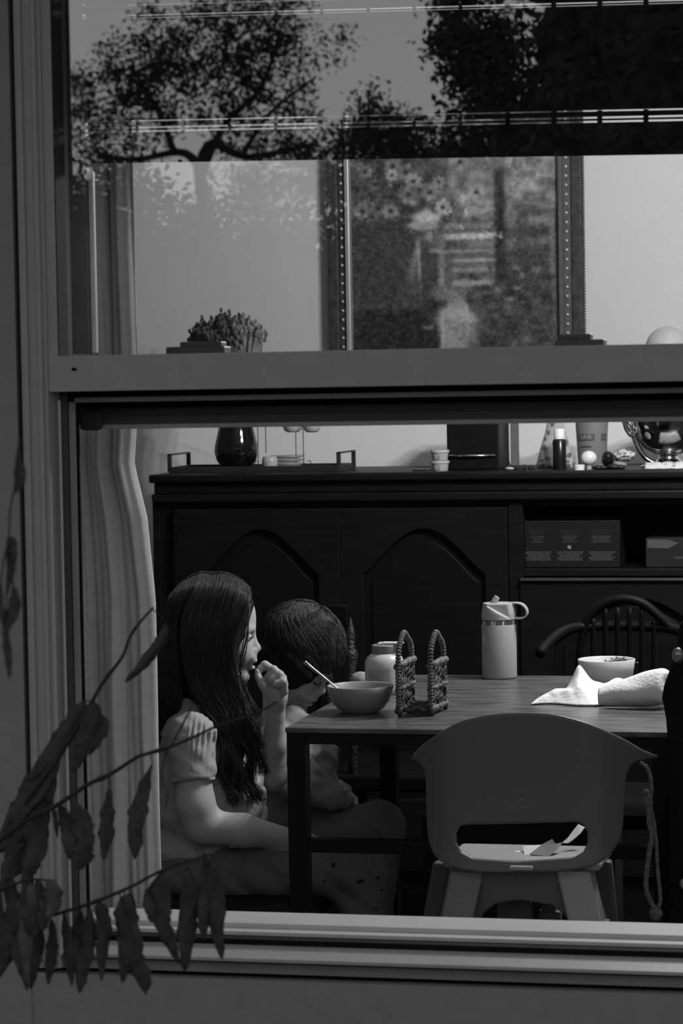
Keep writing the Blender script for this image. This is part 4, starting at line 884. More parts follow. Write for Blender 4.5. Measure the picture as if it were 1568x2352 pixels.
# ================================================================== CHILD CHAIR
Y0 = .70
M_ch = mat('grey_moulded_plastic', .100, .42, .35, var=.02, scale=300, bump=.03, bscale=500)
def q2(px, py, Y=Y0): p = pt(px, py, Y); return (p[0], p[2])
outl = [(903, 1775), (920, 1752), (950, 1725), (1000, 1690), (1050, 1660), (1100, 1645), (1150, 1638), (1210, 1636), (1270, 1640), (1330, 1655), (1380, 1678), (1430, 1714), (1465, 1748), (1490, 1768), (1480, 1772), (1448, 1768), (1432, 1785), (1426, 1820), (1423, 1900), (1416, 1940), (1400, 1965), (1370, 1985), (1300, 1996), (1190, 2000), (1080, 1996), (1010, 1978), (982, 1955), (970, 1925), (964, 1860), (962, 1800), (954, 1778), (930, 1772)]
def poly_sdf(poly):
    A = np.array(poly); Bq = np.roll(A, -1, 0)
    def f(x, z):
        d = np.full(len(x), 1e9); s = np.ones(len(x), bool)
        for (ax, az), (bx_, bz) in zip(A, Bq):
            ex, ez = bx_-ax, bz-az; wx, wz = x-ax, z-az; t = np.clip((wx*ex+wz*ez)/(ex*ex+ez*ez), 0, 1)
            d = np.minimum(d, (wx-ex*t)**2+(wz-ez*t)**2)
            c1 = az <= z; c2 = bz > z; c3 = ex*wz > ez*wx; s ^= (c1 & c2 & c3) | (~c1 & ~c2 & ~c3)
        return np.where(s, 1, -1)*np.sqrt(d)
    return f
so = poly_sdf([q2(*p) for p in [tuple(x) for x in spline(np.array(outl+outl[:1]), 90)[:-1]]])
slot = [(1072, 1893), (1320, 1887), (1338, 1893), (1348, 1910), (1349, 1935), (1340, 1955), (1320, 1966), (1190, 1975), (1090, 1968), (1062, 1955), (1049, 1935), (1048, 1912), (1056, 1897)]
ss = poly_sdf([q2(*p) for p in slot]); xcc = (q2(963, 1850)[0]+q2(1425, 1850)[0])/2; hw = (q2(1425, 1850)[0]-q2(963, 1850)[0])/2
zsl = q2(1190, 1975)[1]; zmid = q2(1190, 1800)[1]
def shell(P):
    x, y, z = P.T; u = np.abs(x-xcc)/hw; bend = .11*np.clip(u-.25, 0, 2)**3.0+.10*np.clip(u-.80, 0, 1)**1.2-.55*np.clip((zmid+.03-z), 0, .3)**2
    tk = .0035+.004*np.clip((zsl+.02-z)/.05, 0, 1)
    d2 = np.maximum(so(x, z), -ss(x, z)); dy = np.abs(y-(Y0+bend))*.80-tk
    q = np.stack([d2+.003, dy+.003]); return np.minimum(q.max(0), 0)+np.sqrt((np.maximum(q, 0)**2).sum(0))-.003
hc = thing('child_chair', 'grey moulded plastic child chair with slotted round back, at the near table edge', 'high chair', (xcc, Y0+.15, 0))
f = Field(); f.fn(shell)
nets_obj('seat_shell', f, (xcc-.24, Y0-.05, zsl-.04), (xcc+.24, Y0+.19, q2(1190, 1630)[1]+.01), .0024, M_ch, hc)
zs_ = q2(1190, 1968)[1]
def pan(P):
    x, y, z = P.T; q = np.stack([np.abs(x-xcc)-(hw-.035), np.abs(y-(Y0+.095))-.085, np.abs(z-(zs_-.016-.03*np.clip(y-Y0-.05,0,1)))-.009])+.01
    return np.minimum(q.max(0), 0)+np.sqrt((np.maximum(q, 0)**2).sum(0))-.01
f = Field(); f.fn(pan); nets_obj('seat_pan', f, (xcc-.2, Y0-.02, zs_-.04), (xcc+.2, Y0+.28, zs_+.01), .003, mat('seat_pan_grey', .30, .5, .3), hc)
# rear frame with arch between the legs, seen below the shell
fp = [(1047, 1990), (1190, 1996), (1345, 1988), (1386, 2125), (1322, 2125), (1300, 2095), (1270, 2072), (1190, 2060), (1135, 2070), (1108, 2092), (1092, 2118), (1016, 2112)]
m = MB()
L = [q2(*p, Y0+.02) for p in fp]; V, Fc = holed([L], .030, .004); V = place(V, (0, Y0+.03, 0), (1, 0, 0), (0, 0, 1), (0, -1, 0)); obj('rear_frame', (V, Fc), M_ch, hc)
M_leg = mat('leg_plastic_lit', .24, .45, .35); M_legl = mat('leg_plastic_dim', .13, .45, .35)  # one plastic in two tones: right leg paler for the light on it
def leg(pa, pb, w0, Yt, Yb, nm='leg', mm=M_ch, zend=0.0, sidef=1.0):
    a = pt(*pa, Yt); b = pt(*pb, Yb); t = (a[2]-zend)/(a[2]-b[2]); e = a+(b-a)*t; m = MB(); h0 = w0/2
    m.hexa([e+np.array((-h0*.8, -h0*.8, 0)), e+np.array((h0*.8, -h0*.8, 0)), e+np.array((h0*.8, h0*.8, 0)), e+np.array((-h0*.8, h0*.8, 0))],
           [a+np.array((-h0, -h0, 0)), a+np.array((h0, -h0, 0)), a+np.array((h0, h0, 0)), a+np.array((-h0, h0, 0))]); return obj(nm, m, mm, hc, bev=.005)
leg((1078, 1996), (1052, 2112), .056, Y0+.035, Y0+.00, mm=M_legl); leg((1320, 1994), (1348, 2118), .056, Y0+.035, Y0+.0, mm=M_leg)
leg((1018, 1978), (993, 2110), .032, Y0+.20, Y0+.23); leg((1384, 1975), (1399, 2120), .030, Y0+.20, Y0+.23)
for px, s_ in ((1052, 1), (1352, 1)):
    p = pt(px, 2112, Y0); m = MB(); m.box((p[0]-.031, p[1]-.031, p[2]-.010), (p[0]+.031, p[1]+.03, p[2]-.004)); obj('leg_collar', m, M_leg if px > 1200 else M_ch, hc, bev=.002)
m = MB(); a = pt(1181, 2100, Y0+.10); m.plate([(x*.030, z*.034) for x, z in [(math.copysign(abs(math.cos(t))**.6, math.cos(t)), math.copysign(abs(math.sin(t))**.6, math.sin(t))) for t in np.linspace(0, 2*PI, 29)[:-1]]], a+np.array((0, 0, -.005)), (1, 0, 0), (0, 0, 1), (0, 1, 0), .014)
obj('footrest_plate', m, M_ch, hc, bev=.002)
m = MB(); a = pt(1262, 2066, Y0+.14); m.box((a[0]-.014, a[1], a[2]-.3), (a[0]+.010, a[1]+.02, a[2]+.01)); m.box((a[0]-.02, a[1]-.002, a[2]-.10), (a[0]+.018, a[1]+.022, a[2]-.02)); obj('crotch_post', m, M_ch, hc, bev=.003)
m = MB(); a = pt(1181, 2060, Y0+.12); m.box((a[0]-.016, a[1], a[2]-.02), (a[0]+.016, a[1]+.02, a[2]+.06)); obj('footrest_arm', m, M_ch, hc, bev=.002)
# marks on the back
yb_ = Y0-.0065
def yshell(z): return Y0-.55*max(0, zmid+.03-z)**2-.0046
M_emb = mat('embossed_mark', .185, .4, .4)
p = pt(1199, 1829, Y0); yy = yshell(p[2])-.0003
m = MB(); R_ = .0085
m.tube([(p[0]+.002+R_*.72*math.cos(t), yy, p[2]+.001+R_*.72*math.sin(t)) for t in np.linspace(0, 2*PI, 26)], .0007, 5, cap=False)
m.tube([(p[0]-.003+R_*1.25*math.cos(t), yy, p[2]+.0015+R_*1.25*math.sin(t)) for t in np.linspace(2.2, 5.4, 18)], [.0003+.0008*math.sin(PI*i/17) for i in range(18)], 5)
obj('emblem', m, M_emb, hc)
p = pt(1194, 1853, Y0); V, Fc = textmesh('STOKKE', .0118, .0004); V = place(V, (p[0], yshell(p[2])-.0002, p[2]), (1, 0, 0), (0, 0, 1), (0, -1, 0)); obj('lettering', (V, Fc), M_emb, hc)
p = pt(1198, 1992, Y0-.03); m = MB(); m.box((p[0]-.0185, Y0-.042, p[2]-.003), (p[0]+.0185, Y0-.03, p[2]+.003)); obj('name_plate', m, mat('plate_pale', .30, .4), hc, bev=.001)
# papers on the seat
M_pp = mat('pale_scrap_paper', .62, .8, .1, var=.05)
zp = zs_+.0015
def scrap(nm, label, pts, mm, th=.0012, z=0):
    m = MB(); A = [pt(x, y, Y) for x, y, Y in pts]; n = len(A); un = np.array((0, -1.0, .3)); un /= np.linalg.norm(un)
    m.add(A+[a+un*th for a in A], [tuple(range(n))[::-1], tuple(range(n, 2*n))]+[(i, (i+1) % n, n+(i+1) % n, n+i) for i in range(n)]); return tag(obj(nm, m, mm), label, 'paper')
scrap('folded_card', 'pale folded card standing in the child chair seat', [(1201, 1943, Y0+.10), (1247, 1940, Y0+.11), (1262, 1966, Y0+.06), (1204, 1966, Y0+.06)], M_pp)
scrap('torn_paper', 'torn grey paper scrap leaning in the middle of the chair slot', [(1215, 1962, Y0+.05), (1247, 1938, Y0+.09), (1268, 1927, Y0+.10), (1275, 1938, Y0+.09), (1292, 1935, Y0+.10), (1280, 1950, Y0+.07), (1262, 1966, Y0+.05), (1225, 1968, Y0+.05)], mat('grey_scrap', .16, .8))
scrap('paper_strip', 'long pale curved paper strip rising to the right in the chair slot', [(1290, 1936, Y0+.11), (1303, 1925, Y0+.12), (1318, 1905, Y0+.14), (1328, 1893, Y0+.15), (1343, 1900, Y0+.15), (1332, 1915, Y0+.13), (1316, 1930, Y0+.12), (1304, 1937, Y0+.11)], M_pp)
scrap('flat_sheet', 'small pale sheet lying flat at the left of the folded card', [(1168, 1955, Y0+.10), (1192, 1954, Y0+.10), (1206, 1968, Y0+.05), (1180, 1968, Y0+.05)], mat('pale_sheet', .8, .8))
# cord loop hanging from the right arm
M_cord = mat('braided_cord', .16, .9, .1, var=.35, scale=150, bump=.6, bscale=300)
cl = thing('braided_cord', 'thick twisted cord loop hanging from the right tip of the child chair', 'cord', tuple(pt(1500, 2100, Y0+.17)))
Yc = Y0+.165
def cord(pts, r, nm='cord_strand', tw=0):
    P = spline([pt(x, y, Yc+dy) for x, y, dy in pts], 60); obj(nm, MB().tube(P, [r*(1+.12*math.sin(i*1.5)) for i in range(60)], 8), M_cord, cl, smooth=True)
cord([(1470, 1752, 0), (1484, 1762, -.005), (1492, 1780, -.01), (1496, 1810, -.01), (1494, 1850, 0), (1501, 1890, 0), (1507, 1940, 0), (1509, 1990, 0), (1514, 2040, 0), (1516, 2070, 0), (1508, 2090, 0)], .0034)
cord([(1483, 1826, -.006), (1488, 1850, -.006), (1491, 1890, -.004), (1497, 1920, -.004), (1490, 1960, -.004), (1485, 2000, -.004), (1483, 2040, -.004), (1494, 2072, -.004), (1508, 2092, 0)], .0046)
cord([(1480, 1818, 0), (1489, 1822, -.008), (1492, 1845, -.008), (1484, 1838, -.004), (1482, 1822, 0)], .0040)
m = MB(); m.ball(pt(1505, 2098, Yc), (.012, .010, .013), 14, 10); V = np.concatenate(m.v); V += np.random.default_rng(1).normal(size=V.shape)*.0009; obj('knot', (V, m.f), M_cord, cl, smooth=True)

# ================================================================== OTHER CHAIRS
# round-backed chair on the far side of the table
Yr = 2.25; M_dk = mat('very_dark_wood', .005, .5, .12, var=.3, scale=8)
dc = thing('dining_chair', 'dark arched back dining chair behind the far side of the table', 'chair', (X(1430, Yr, 1400), Yr-.15, 0))
def bent(name, pts, r, Y=Yr, mm=M_dk, par=None, flat=1.0, n=40): return obj(name, MB().tube(spline([pt(x, y, Y+dy) for x, y, dy in pts], n), r, 10, flat=flat), mm, par or dc, smooth=True)
bent('arch_rail', [(1325, 1700, 0), (1330, 1560, 0), (1336, 1470, 0), (1352, 1420, 0), (1385, 1388, 0), (1430, 1376, 0), (1475, 1386, 0), (1512, 1415, 0), (1540, 1440, 0), (1575, 1455, 0)], .0105)
bent('arm_rail', [(1240, 1500, -.22), (1256, 1480, -.16), (1290, 1452, -.06), (1340, 1440, .0), (1440, 1438, .01), (1540, 1444, 0), (1600, 1470, -.05), (1640, 1500, -.2)], .0115)
for i, px in enumerate((1362, 1390, 1418, 1446, 1474, 1502)):
    bent('spindle', [(px, 1395 if 1380 < px < 1490 else 1420, 0), (px, 1500, 0), (px, 1680, 0)], .006, n=8)
m = MB(); a = pt(1440, 1750, Yr); m.box((a[0]-.21, Yr-.42, .43), (a[0]+.21, Yr+.02, .465)); obj('seat', m, M_dk, dc, bev=.012)
for sx_, dy in ((-1, 0), (1, 0), (-1, -.38), (1, -.38)):
    m = MB(); m.tube([(a[0]+sx_*.17, Yr-.02+dy, .44), (a[0]+sx_*.20, Yr+(.02 if dy == 0 else -.40), 0)], [.016, .012], 8); obj('leg', m, M_dk, dc, smooth=True)
# carved chair behind the boy
Yq = 2.35; cq = thing('carved_chair', 'dark carved chair with pointed finials behind the boy', 'chair', (X(780, Yq, 1500), Yq+.2, 0))
for px in (752, 806):
    x = X(px, Yq, 1500); prof = [(.010, 0), (.011, .55)]; zt_ = Zz(1395 if px < 780 else 1415, Yq, px)
    prof = [(.012, 0), (.012, zt_-.16), (.016, zt_-.15), (.009, zt_-.13), (.015, zt_-.10), (.017, zt_-.085), (.008, zt_-.065), (.011, zt_-.045), (.006, zt_-.02), (.0, zt_)]
    obj('post', MB().lathe(prof, (x, Yq, 0), 16), mat('carved_wood', .03, .35, .5, var=.4, scale=40, bump=.6, bscale=120), cq, smooth=True)
m = MB(); xa, xb = X(757, Yq, 1500), X(801, Yq, 1500)
for z in (.62, .80):
    m = MB(); m.box((xa, Yq-.008, z), (xb, Yq+.008, z+.05)); obj('back_rail', m, M_dk, cq, bev=.004)
m = MB(); m.box((xa-.02, Yq-.02, .42), (xb+.30, Yq+.38, .46)); obj('seat', m, M_dk, cq, bev=.008)
for dx, dy in ((-.01, .36), (.28, .36), (.28, 0)):
    m = MB(); m.tube([(xa+dx, Yq+dy, 0), (xa+dx, Yq+dy, .43)], .015, 8); obj('leg', m, M_dk, cq)
# dark upholstered chair at the right edge of the picture
Yu = .98; M_uph = mat('black_upholstery', .010, .85, .1, var=.3, scale=40, bump=.4, bscale=120)
uc = thing('upholstered_chair', 'black upholstered chair with a metal knob at the right picture edge', 'chair', (X(1640, Yu, 1700), Yu+.05, 0))
xu = X(1546, Yu, 1800)
outu = [(1546, 2150), (1545, 1700), (1541, 1650), (1532, 1605), (1536, 1580), (1547, 1550), (1556, 1525), (1566, 1500), (1572, 1440), (1600, 1400), (1700, 1380), (1840, 1400), (1860, 2150)]
V, Fc = holed([[q2(x, y, Yu) for x, y in outu]], .04, .010); V = place(V, (0, Yu+.03, 0), (1, 0, 0), (0, 0, 1), (0, -1, 0)); V[:, 2] = np.maximum(V[:, 2], .12); obj('backrest', (V, Fc), M_uph, uc)
m = MB(); m.box((xu+.02, Yu+.06, .40), (xu+.22, Yu+.42, .48)); obj('seat', m, M_uph, uc, bev=.015)
for dx, dy in ((.03, .03), (.20, .03), (.03, .38), (.20, .38)):
    m = MB(); m.tube([(xu+dx, Yu+dy, 0), (xu+dx, Yu+dy, .40)], .013, 8); obj('leg', m, M_dk, uc)
a = pt(1557, 1505, Yu-.03); m = MB(); m.ball(a, (.0105, .009, .0135), 16, 12); obj('metal_knob', m, mat('old_pewter', .30, .3, .5, metal=.8), uc, smooth=True)
a = pt(1568, 2030, Yu-.03); m = MB(); m.ball(a, (.006, .006, .009), 12, 8); obj('stud', m, mat('stud_grey', .2, .4, .5), uc, smooth=True)
# storage carton seen through the slot, printed side down
a = pt(1050, 1868, 1.9); 
ct = thing('storage_carton', 'dark lettered carton standing on the floor under the table', 'box', (a[0]+.18, 1.78, 0))
m = MB(); m.box((a[0]-.03, 1.66, 0), (a[0]+.36, 1.80, pt(1190, 1880, 1.66)[2])); obj('carton', m, mat('carton_black', .02, .6, .2), ct, bev=.003)
g = np.random.default_rng(19); m = MB(); xq = 1052
while xq < 1265:                                # unreadable letter strokes, worn and upside down
    for q in range(int(g.integers(3, 7))):
        hq = g.uniform(7, 13); a_ = pt(xq, 1918-hq/2, 1.6585); b_ = pt(xq+g.normal()*3, 1918+hq/2, 1.6585); m.bar(a_, b_, .0011, .0012, side=(0, 1, 0))
        if g.uniform() < .7: c_ = pt(xq+6, 1918+g.uniform(-5, 5), 1.6585); m.bar(a_ if g.uniform() < .5 else b_, c_, .0010, .0012, side=(0, 1, 0))
        xq += g.uniform(6, 9)
    xq += 9
obj('faint_lettering', m, mat('carton_print', .05, .6), ct, kind='stuff')
# low dark bench under the children
bn = thing('bench', 'low dark bench the two children sit on', 'bench', (-.52, 1.55, 0)); zb = Zz(2063, 1.25, 560)
m = MB(); m.box((X(375, 1.3, 2070), 1.20, zb-.032), (X(742, 1.25, 2070), 1.865, zb)); obj('bench_seat', m, M_black, bn, bev=.014)
for xx in (X(385, 1.3, 2070)+.03, X(730, 1.25, 2070)-.03):
    for yy in (1.26, 1.80): m = MB(); m.box((xx-.02, yy-.02, 0), (xx+.02, yy+.02, zb-.03)); obj('leg', m, M_black, bn, bev=.002)
# ================================================================== PEOPLE
M_skin = mat('skin', .40, .55, .3, var=.03, scale=20, bump=.03, bscale=200)
M_hair = mat('dark_brown_hair', .024, .48, .35, var=.3, scale=30)
M_hairb = mat('brown_hair', .034, .5, .35, var=.3, scale=30)
M_hmass = mat('hair_mass', .018, .85, .05, var=.4, scale=60, stretch=(3, 3, .5), bump=.5, bscale=90)
E1 = R0.copy(); E2 = np.array([-math.sin(PSI), math.cos(PSI), 0.0]); E3 = np.array([0, 0, 1.0])
def head_field(c, fwd, upv, Hs):
    fwd = np.array(fwd)/np.linalg.norm(fwd); s_ = np.cross(upv, fwd); s_ /= np.linalg.norm(s_); u_ = np.cross(fwd, s_); A = np.stack([fwd, s_, u_])
    L = lambda f, s, u: c+(fwd*f+s_*s+u_*u)*Hs
    F_ = Field(A)
    def e(f, s, u, r, k, op='u'): F_.ell(L(f, s, u), np.array(r)*Hs, k*Hs, op)
    e(0, 0, 0, (.40, .335, .40), .01); e(.12, 0, -.22, (.255, .250, .33), .08); e(.255, 0, -.535, (.075, .085, .07), .08)
    for t in (-1, 1):
        F_.cone(L(.02, t*.19, -.36), L(.23, t*.05, -.55), .075*Hs, .055*Hs, .07*Hs)
        e(.235, t*.13, -.29, (.105, .10, .125), .06); e(.30, t*.10, -.095, (.075, .10, .04), .05)
        e(.385, t*.125, -.165, (.055, .065, .04), .04, 's'); e(.285, t*.12, -.17, (.075, .075, .055), .012)
    F_.cone(L(.345, 0, -.15), L(.395, 0, -.265), .026*Hs, .036*Hs, .04*Hs); e(.405, 0, -.285, (.036, .038, .034), .02)
    for t in (-1, 1):
        e(.375, t*.042, -.300, (.034, .024, .026), .018); e(.385, t*.022, -.330, (.02, .010, .014), .008, 's')
    e(.355, 0, -.365, (.045, .10, .06), .05)
    e(.372, 0, -.398, (.032, .070, .020), .015); e(.352, 0, -.462, (.032, .058, .024), .015)
    F_.cone(L(.40, -.075, -.428), L(.40, .075, -.428), .012*Hs, .012*Hs, .010*Hs, 's')
    e(.37, 0, -.515, (.03, .08, .018), .03, 's')
    for t in (-1, 1): e(-.03, t*.335, -.20, (.065, .035, .10), .02)
    return F_, L, A
# ---------------------------------------------------------------- the girl
YG = 1.40
G = lambda px, py, dy=0.0: pt(px, py, YG+dy)
kg = mpp(G(480, 1600)); Hg = 247*kg
hc_ = G(489, 1421)
HF, HL, HA = head_field(hc_, E1, E3, Hg)
girl = thing('person', 'girl with long dark hair in a pale puff sleeved top, fingers at her mouth', 'person', tuple(G(460, 2063)), 'children on the bench')
hand = Field()
fing = [((640, 1548, .010), (608, 1527, .010), (593, 1541, .004)), ((649, 1558, 0), (628, 1538, -.004), (612, 1561, -.008)), ((652, 1572, -.012), (643, 1550, -.018), (621, 1565, -.022)), ((652, 1588, -.022), (650, 1566, -.031), (632, 1573, -.034))]
palm = G(634, 1588, -.004)
hand.ell(palm, (.0185, .024, .033), .01, A=np.stack([E1, E2, E3])); hand.cone(G(632, 1600), G(629, 1640, .01), .020, .0200, .02)
for a, b, c in fing:
    fg = Field(); A_, B_, C_ = G(*a), G(*b), G(*c)
    fg.cone(A_, B_, .0088, .0082, .001); fg.cone(B_, B_+(C_-B_)*.75, .0080, .0076, .003); fg.cone(B_+(C_-B_)*.6, C_, .0074, .0066, .002); hand.fn(fg, k=.0035)
fg = Field(); fg.cone(G(622, 1600, -.012), G(602, 1572, -.010), .0105, .0085, .001); fg.cone(G(602, 1572, -.010), G(592, 1552, -.002), .0085, .0068, .003); hand.fn(fg, k=.005)
body = Field(np.stack([E1, E2, E3]))
body.fn(HF); body.cone(G(472, 1545), G(455, 1640), .036, .040, .03)
body.cone(G(435, 1680, -.10), G(470, 1680, .10), .036, .036, .03); body.ell(G(475, 1770), (.088, .105, .145), .03); body.ell(G(470, 1890), (.092, .105, .11), .03); body.ell(G(452, 1985), (.095, .125, .065), .03)
# near arm
body.cone(G(440, 1690, -.125), G(449, 1850, -.145), .035, .034, .02); body.cone(G(449, 1850, -.145), G(470, 1896, -.14), .034, .032, .02)
body.cone(G(462, 1898, -.14), G(560, 1908, -.12), .034, .031, .015); body.cone(G(560, 1908, -.12), G(655, 1924, -.09), .031, .020, .012)
body.ell(G(690, 1928, -.08), (.030, .012, .018), .008)
for i in range(4): body.cone(G(706, 1920+6*i, -.085+.004*i), G(735, 1930+6*i, -.075), .0065, .0055, .003)
body.cone(G(682, 1916, -.09), G(706, 1912, -.095), .0075, .006, .004)
# far arm
body.cone(G(500, 1700, .12), G(622, 1782, .05), .034, .030, .02); body.cone(G(624, 1782, .05), G(630, 1710, .03), .0285, .0245, .012); body.cone(G(630, 1710, .03), G(630, 1640, .01), .0245, .0195, .012); body.fn(hand, k=.008)
# legs
for dy in (-.075, .07):
    body.cone(G(440, 2004, dy), G(826, 2006, dy), .050, .042, .03); body.cone(G(826, 2006, dy), G(838, 2330, dy), .040, .026, .02); body.cone(G(836, 2335, dy), G(905, 2375, dy), .024, .020, .01)
lo = np.minimum(G(340, 2440, -.22), G(340, 1300, -.22)); hi = G(930, 1300, .25); 
nets_obj('body', body, (lo[0]-.02, YG-.22, .0), (hi[0]+.02, YG+.20, hc_[2]+.12), .0027, M_skin, girl)
# lips and eye, nails
m = MB(); m.ball(HL(.318, -.125, -.172), (.0105, .0095, .0065), 14, 10); tag(obj('eye', m, mat('eye_white', .55, .1, .5), girl, smooth=True), 'eye half hidden by hair')
m = MB(); m.tube([HL(.352, -.20, -.165), HL(.372, -.15, -.16), HL(.372, -.09, -.17)], .0016, 6); obj('eyelash', m, M_hair, girl)
m = MB(); m.ball(G(590, 1543, -.004), (.0045, .0025, .0055), 8, 6); obj('fingernail', m, mat('nail', .60, .25, .5), girl, smooth=True)
# top
def wrink(P, a=.0016): return a*(np.sin(P[:, 2]*95+P[:, 0]*40)*np.sin(P[:, 0]*60+P[:, 1]*50+1)+.6*np.sin(P[:, 2]*180+P[:, 1]*90)*np.sin(P[:, 0]*130))
sh_ = Field(np.stack([E1, E2, E3]))
sh_.cone(G(432, 1690, -.095), G(470, 1690, .095), .046, .046, .03); sh_.cone(G(440, 1648, -.03), G(462, 1650, .03), .044, .044, .03)
sh_.ell(G(472, 1765), (.112, .115, .165), .03); sh_.ell(G(476, 1880), (.114, .120, .120), .03); sh_.ell(G(462, 1950), (.112, .130, .060), .02)
sl = Field(); sl.cone(G(440, 1690, -.118), G(446, 1798, -.142), .047, .0415, .01)
ax_ = G(446, 1798, -.142)-G(440, 1690, -.118); ax_ /= np.linalg.norm(ax_); e_ = G(446, 1798, -.142)
sl.fn(lambda P: (P-e_)@ax_, op='i', k=.003)
sh_.fn(sl, k=.008)
sl2 = Field(); sl2.cone(G(495, 1695, .115), G(555, 1742, .10), .045, .040, .01); sh_.fn(sl2, k=.01)
neck = Field(); neck.ell(G(482, 1600), (.058, .058, .052), .01, A=np.stack([E1, E2, E3])); sh_.fn(neck, op='s', k=.004)
def shirt(P):
    d = sh_(P); px = (P-e_)@E1/kg+446; py = 1798-(P[:, 2]-e_[2])/kg
    pl = np.exp(-((py-1690)/34)**2)*(P[:, 1] < YG-.05)*np.clip((px-425)/20, 0, 1)
    cuff = .0022*np.exp(-((py-1784)/2.5)**2)*(P[:, 1] < YG-.10)
    seam = .0020*np.exp(-(((P[:, 2]-e_[2])/kg-110-(px-440)*.12)/4)**2)*(P[:, 1] < YG-.05)
    fold = .004*np.sin(py*.085+px*.012)*np.clip((py-1820)/60, 0, 1)*(px < 460)
    frill = .009*np.abs(np.sin(px*.10+py*.055))*np.exp(-((px-585)/26)**2)*np.clip((py-1700)/60, 0, 1)
    return d-.0028*pl*np.sin(px*.52+py*.06)-wrink(P)+cuff-seam-fold-frill
M_shirt = mat('pale_jersey', .34, .95, .05, var=.08, scale=60, bump=.2, bscale=300)
M_shirt = motif_mat('faint_patterned_jersey', .36, .27, 38, .50)
nets_obj('puff_sleeve_top', lambda P: shirt(P), (lo[0]-.03, YG-.22, e_[2]-.24), (G(620, 1800)[0]+.05, YG+.19, e_[2]+.17), .0027, M_shirt, girl)
pa = Field(np.stack([E1, E2, E3]))
pa.ell(G(455, 1985), (.118, .137, .072), .02)
for dy in (-.075, .07):
    pa.cone(G(440, 2002, dy), G(826, 2004, dy), .058, .050, .025); pa.cone(G(826, 2006, dy), G(838, 2300, dy), .048, .038, .02)
zend_ = .085; pa.fn(lambda P: zend_-P[:, 2], op='i', k=.004)
nets_obj('trousers', lambda P: pa(P)-wrink(P, .002)-.002*np.sin((P@E1)*70+P[:, 2]*90), (lo[0]-.03, YG-.22, .05), (hi[0]+.02, YG+.20, G(455, 1880)[2]), .0034, motif_mat('printed_trousers', .145, .03, 24, .40), girl)
for dy in (-.075, .07):
    m = MB(); a = G(872, 2360, dy); m.ball((a[0]-.01, a[1], .034), (.085, .038, .034), 20, 12); obj('shoe', m, M_black, girl, smooth=True)
# hair: a close mass and hundreds of long strands over it
hm = Field(HA)
hm.ell(HL(-.015, 0, .005), np.array((.42, .375, .42))*Hg, .02)
cut = Field(HA); cut.ell(HL(.54, 0, -.26), np.array((.24, .6, .46))*Hg, .01); hm.fn(cut, op='s', k=.008)
hm.ell(HL(.0, -.27, -.42), np.array((.225, .135, .52))*Hg, .03); hm.ell(HL(.03, .27, -.42), np.array((.225, .12, .5))*Hg, .03); hm.ell(HL(-.29, 0, -.42), np.array((.225, .27, .56))*Hg, .03)
hm.cone(HL(.10, -.28, -.65), G(516, 1680, -.095), .016, .012, .03); hm.cone(G(516, 1680, -.095), G(520, 1780, -.10), .013, .010, .01); hm.cone(G(520, 1780, -.10), G(526, 1825, -.10), .010, .003, .01)
hm.cone(G(545, 1590, -.06), G(560, 1660, -.08), .009, .004, .02)
hair = nets_obj('long_hair', hm, hc_-np.array((.17, .20, .42)), hc_+np.array((.15, .15, .13)), .0032, M_hmass, girl)
g = np.random.default_rng(31); SB = MB(); knots = np.array([1312, 1345, 1400, 1460, 1520, 1580, 1640, 1700, 1760, 1810, 1850])
def strand(u, s0, j, far=False):
    jit = lambda a: g.normal()*a
    top_f = -.36+.70*u
    dip = .018*math.exp(-((top_f-.0)/.08)**2); zz = .012-dip+math.sqrt(max(.0, 1-((top_f+.015)/.46)**2))*.435
    if u < .34:                     # back hair, ends behind the shoulder
        v_ = u/.34; P = [HL(top_f*.9, s0*.03, zz+.0), HL(top_f*.99-.03*(1-v_), -.275*s0, zz*.76), HL(-.44+.14*v_, -.33*s0, .05), HL(-.47+.16*v_, -.37*s0, -.2), HL(-.50+.2*v_, -.38*s0, -.45), HL(-.52+.22*v_+jit(.01), -.36*s0, -.72), HL(-.53+.16*v_+jit(.02), -.28*s0, -.95-.25*g.uniform()+.05*v_)]
    else:
        v_ = (u-.34)/.66; fr_ = v_**1.2; w_ = jit(.010); cv = jit(.008); vl = (round(v_*7)/7)*.8+v_*.2
        P = [HL(top_f, s0*.03, zz), HL(-.14+.50*v_, -.28*s0, zz*.78), HL(-.26+.57*v_, -.385*s0, .06), HL(-.27+.49*v_, -.42*s0, -.18), HL(-.25+.47*v_, -.43*s0, -.42), HL(-.14+.41*v_+w_, -.45*s0, -.68),
             HL(.02+.33*v_+w_, (-.50 if not far else -.4)*s0, -.92), HL(.09+.32*vl+cv, -.56*s0+.14*vl*s0, -1.15), HL(.12+.30*vl-cv*2, -.57*s0+.18*vl*s0, -1.40), HL(.15+.31*vl+cv*3, -.56*s0+.2*vl*s0, -1.58-.10*g.uniform())]
        lk = int(v_*9+g.normal()*.35); n_ = len(P)-(0, 1, 0, 2, 0, 1, 2, 0, 1, 2)[lk % 10] if g.uniform() < .8 else len(P)-2; P = P[:n_]; cs = (lk*1.7) % 6.28
    P = np.array(P)+g.normal(size=(len(P), 3))*np.linspace(.0006, .0032, len(P))[:, None]; n = 26; Q = spline(P, n)
    if len(P) > 7: t = np.linspace(0, 1, n); Q += (E1*1.0)[None]*(np.sin(t*20+cs+g.normal()*.25)*np.clip(t-.60, 0, 1)*.034)[:, None]
    r = g.uniform(.0004, .0008); Q = Q; SB.tube(Q, list(np.concatenate([np.linspace(r, r*1.1, n-6), np.linspace(r, .0002, 6)])), 4)
for j in range(2100): strand(g.uniform()**.9, 1.0+g.normal()*.015, j)
for j in range(600): strand(g.uniform(.0, 1), -1.0+g.normal()*.02, j, True)
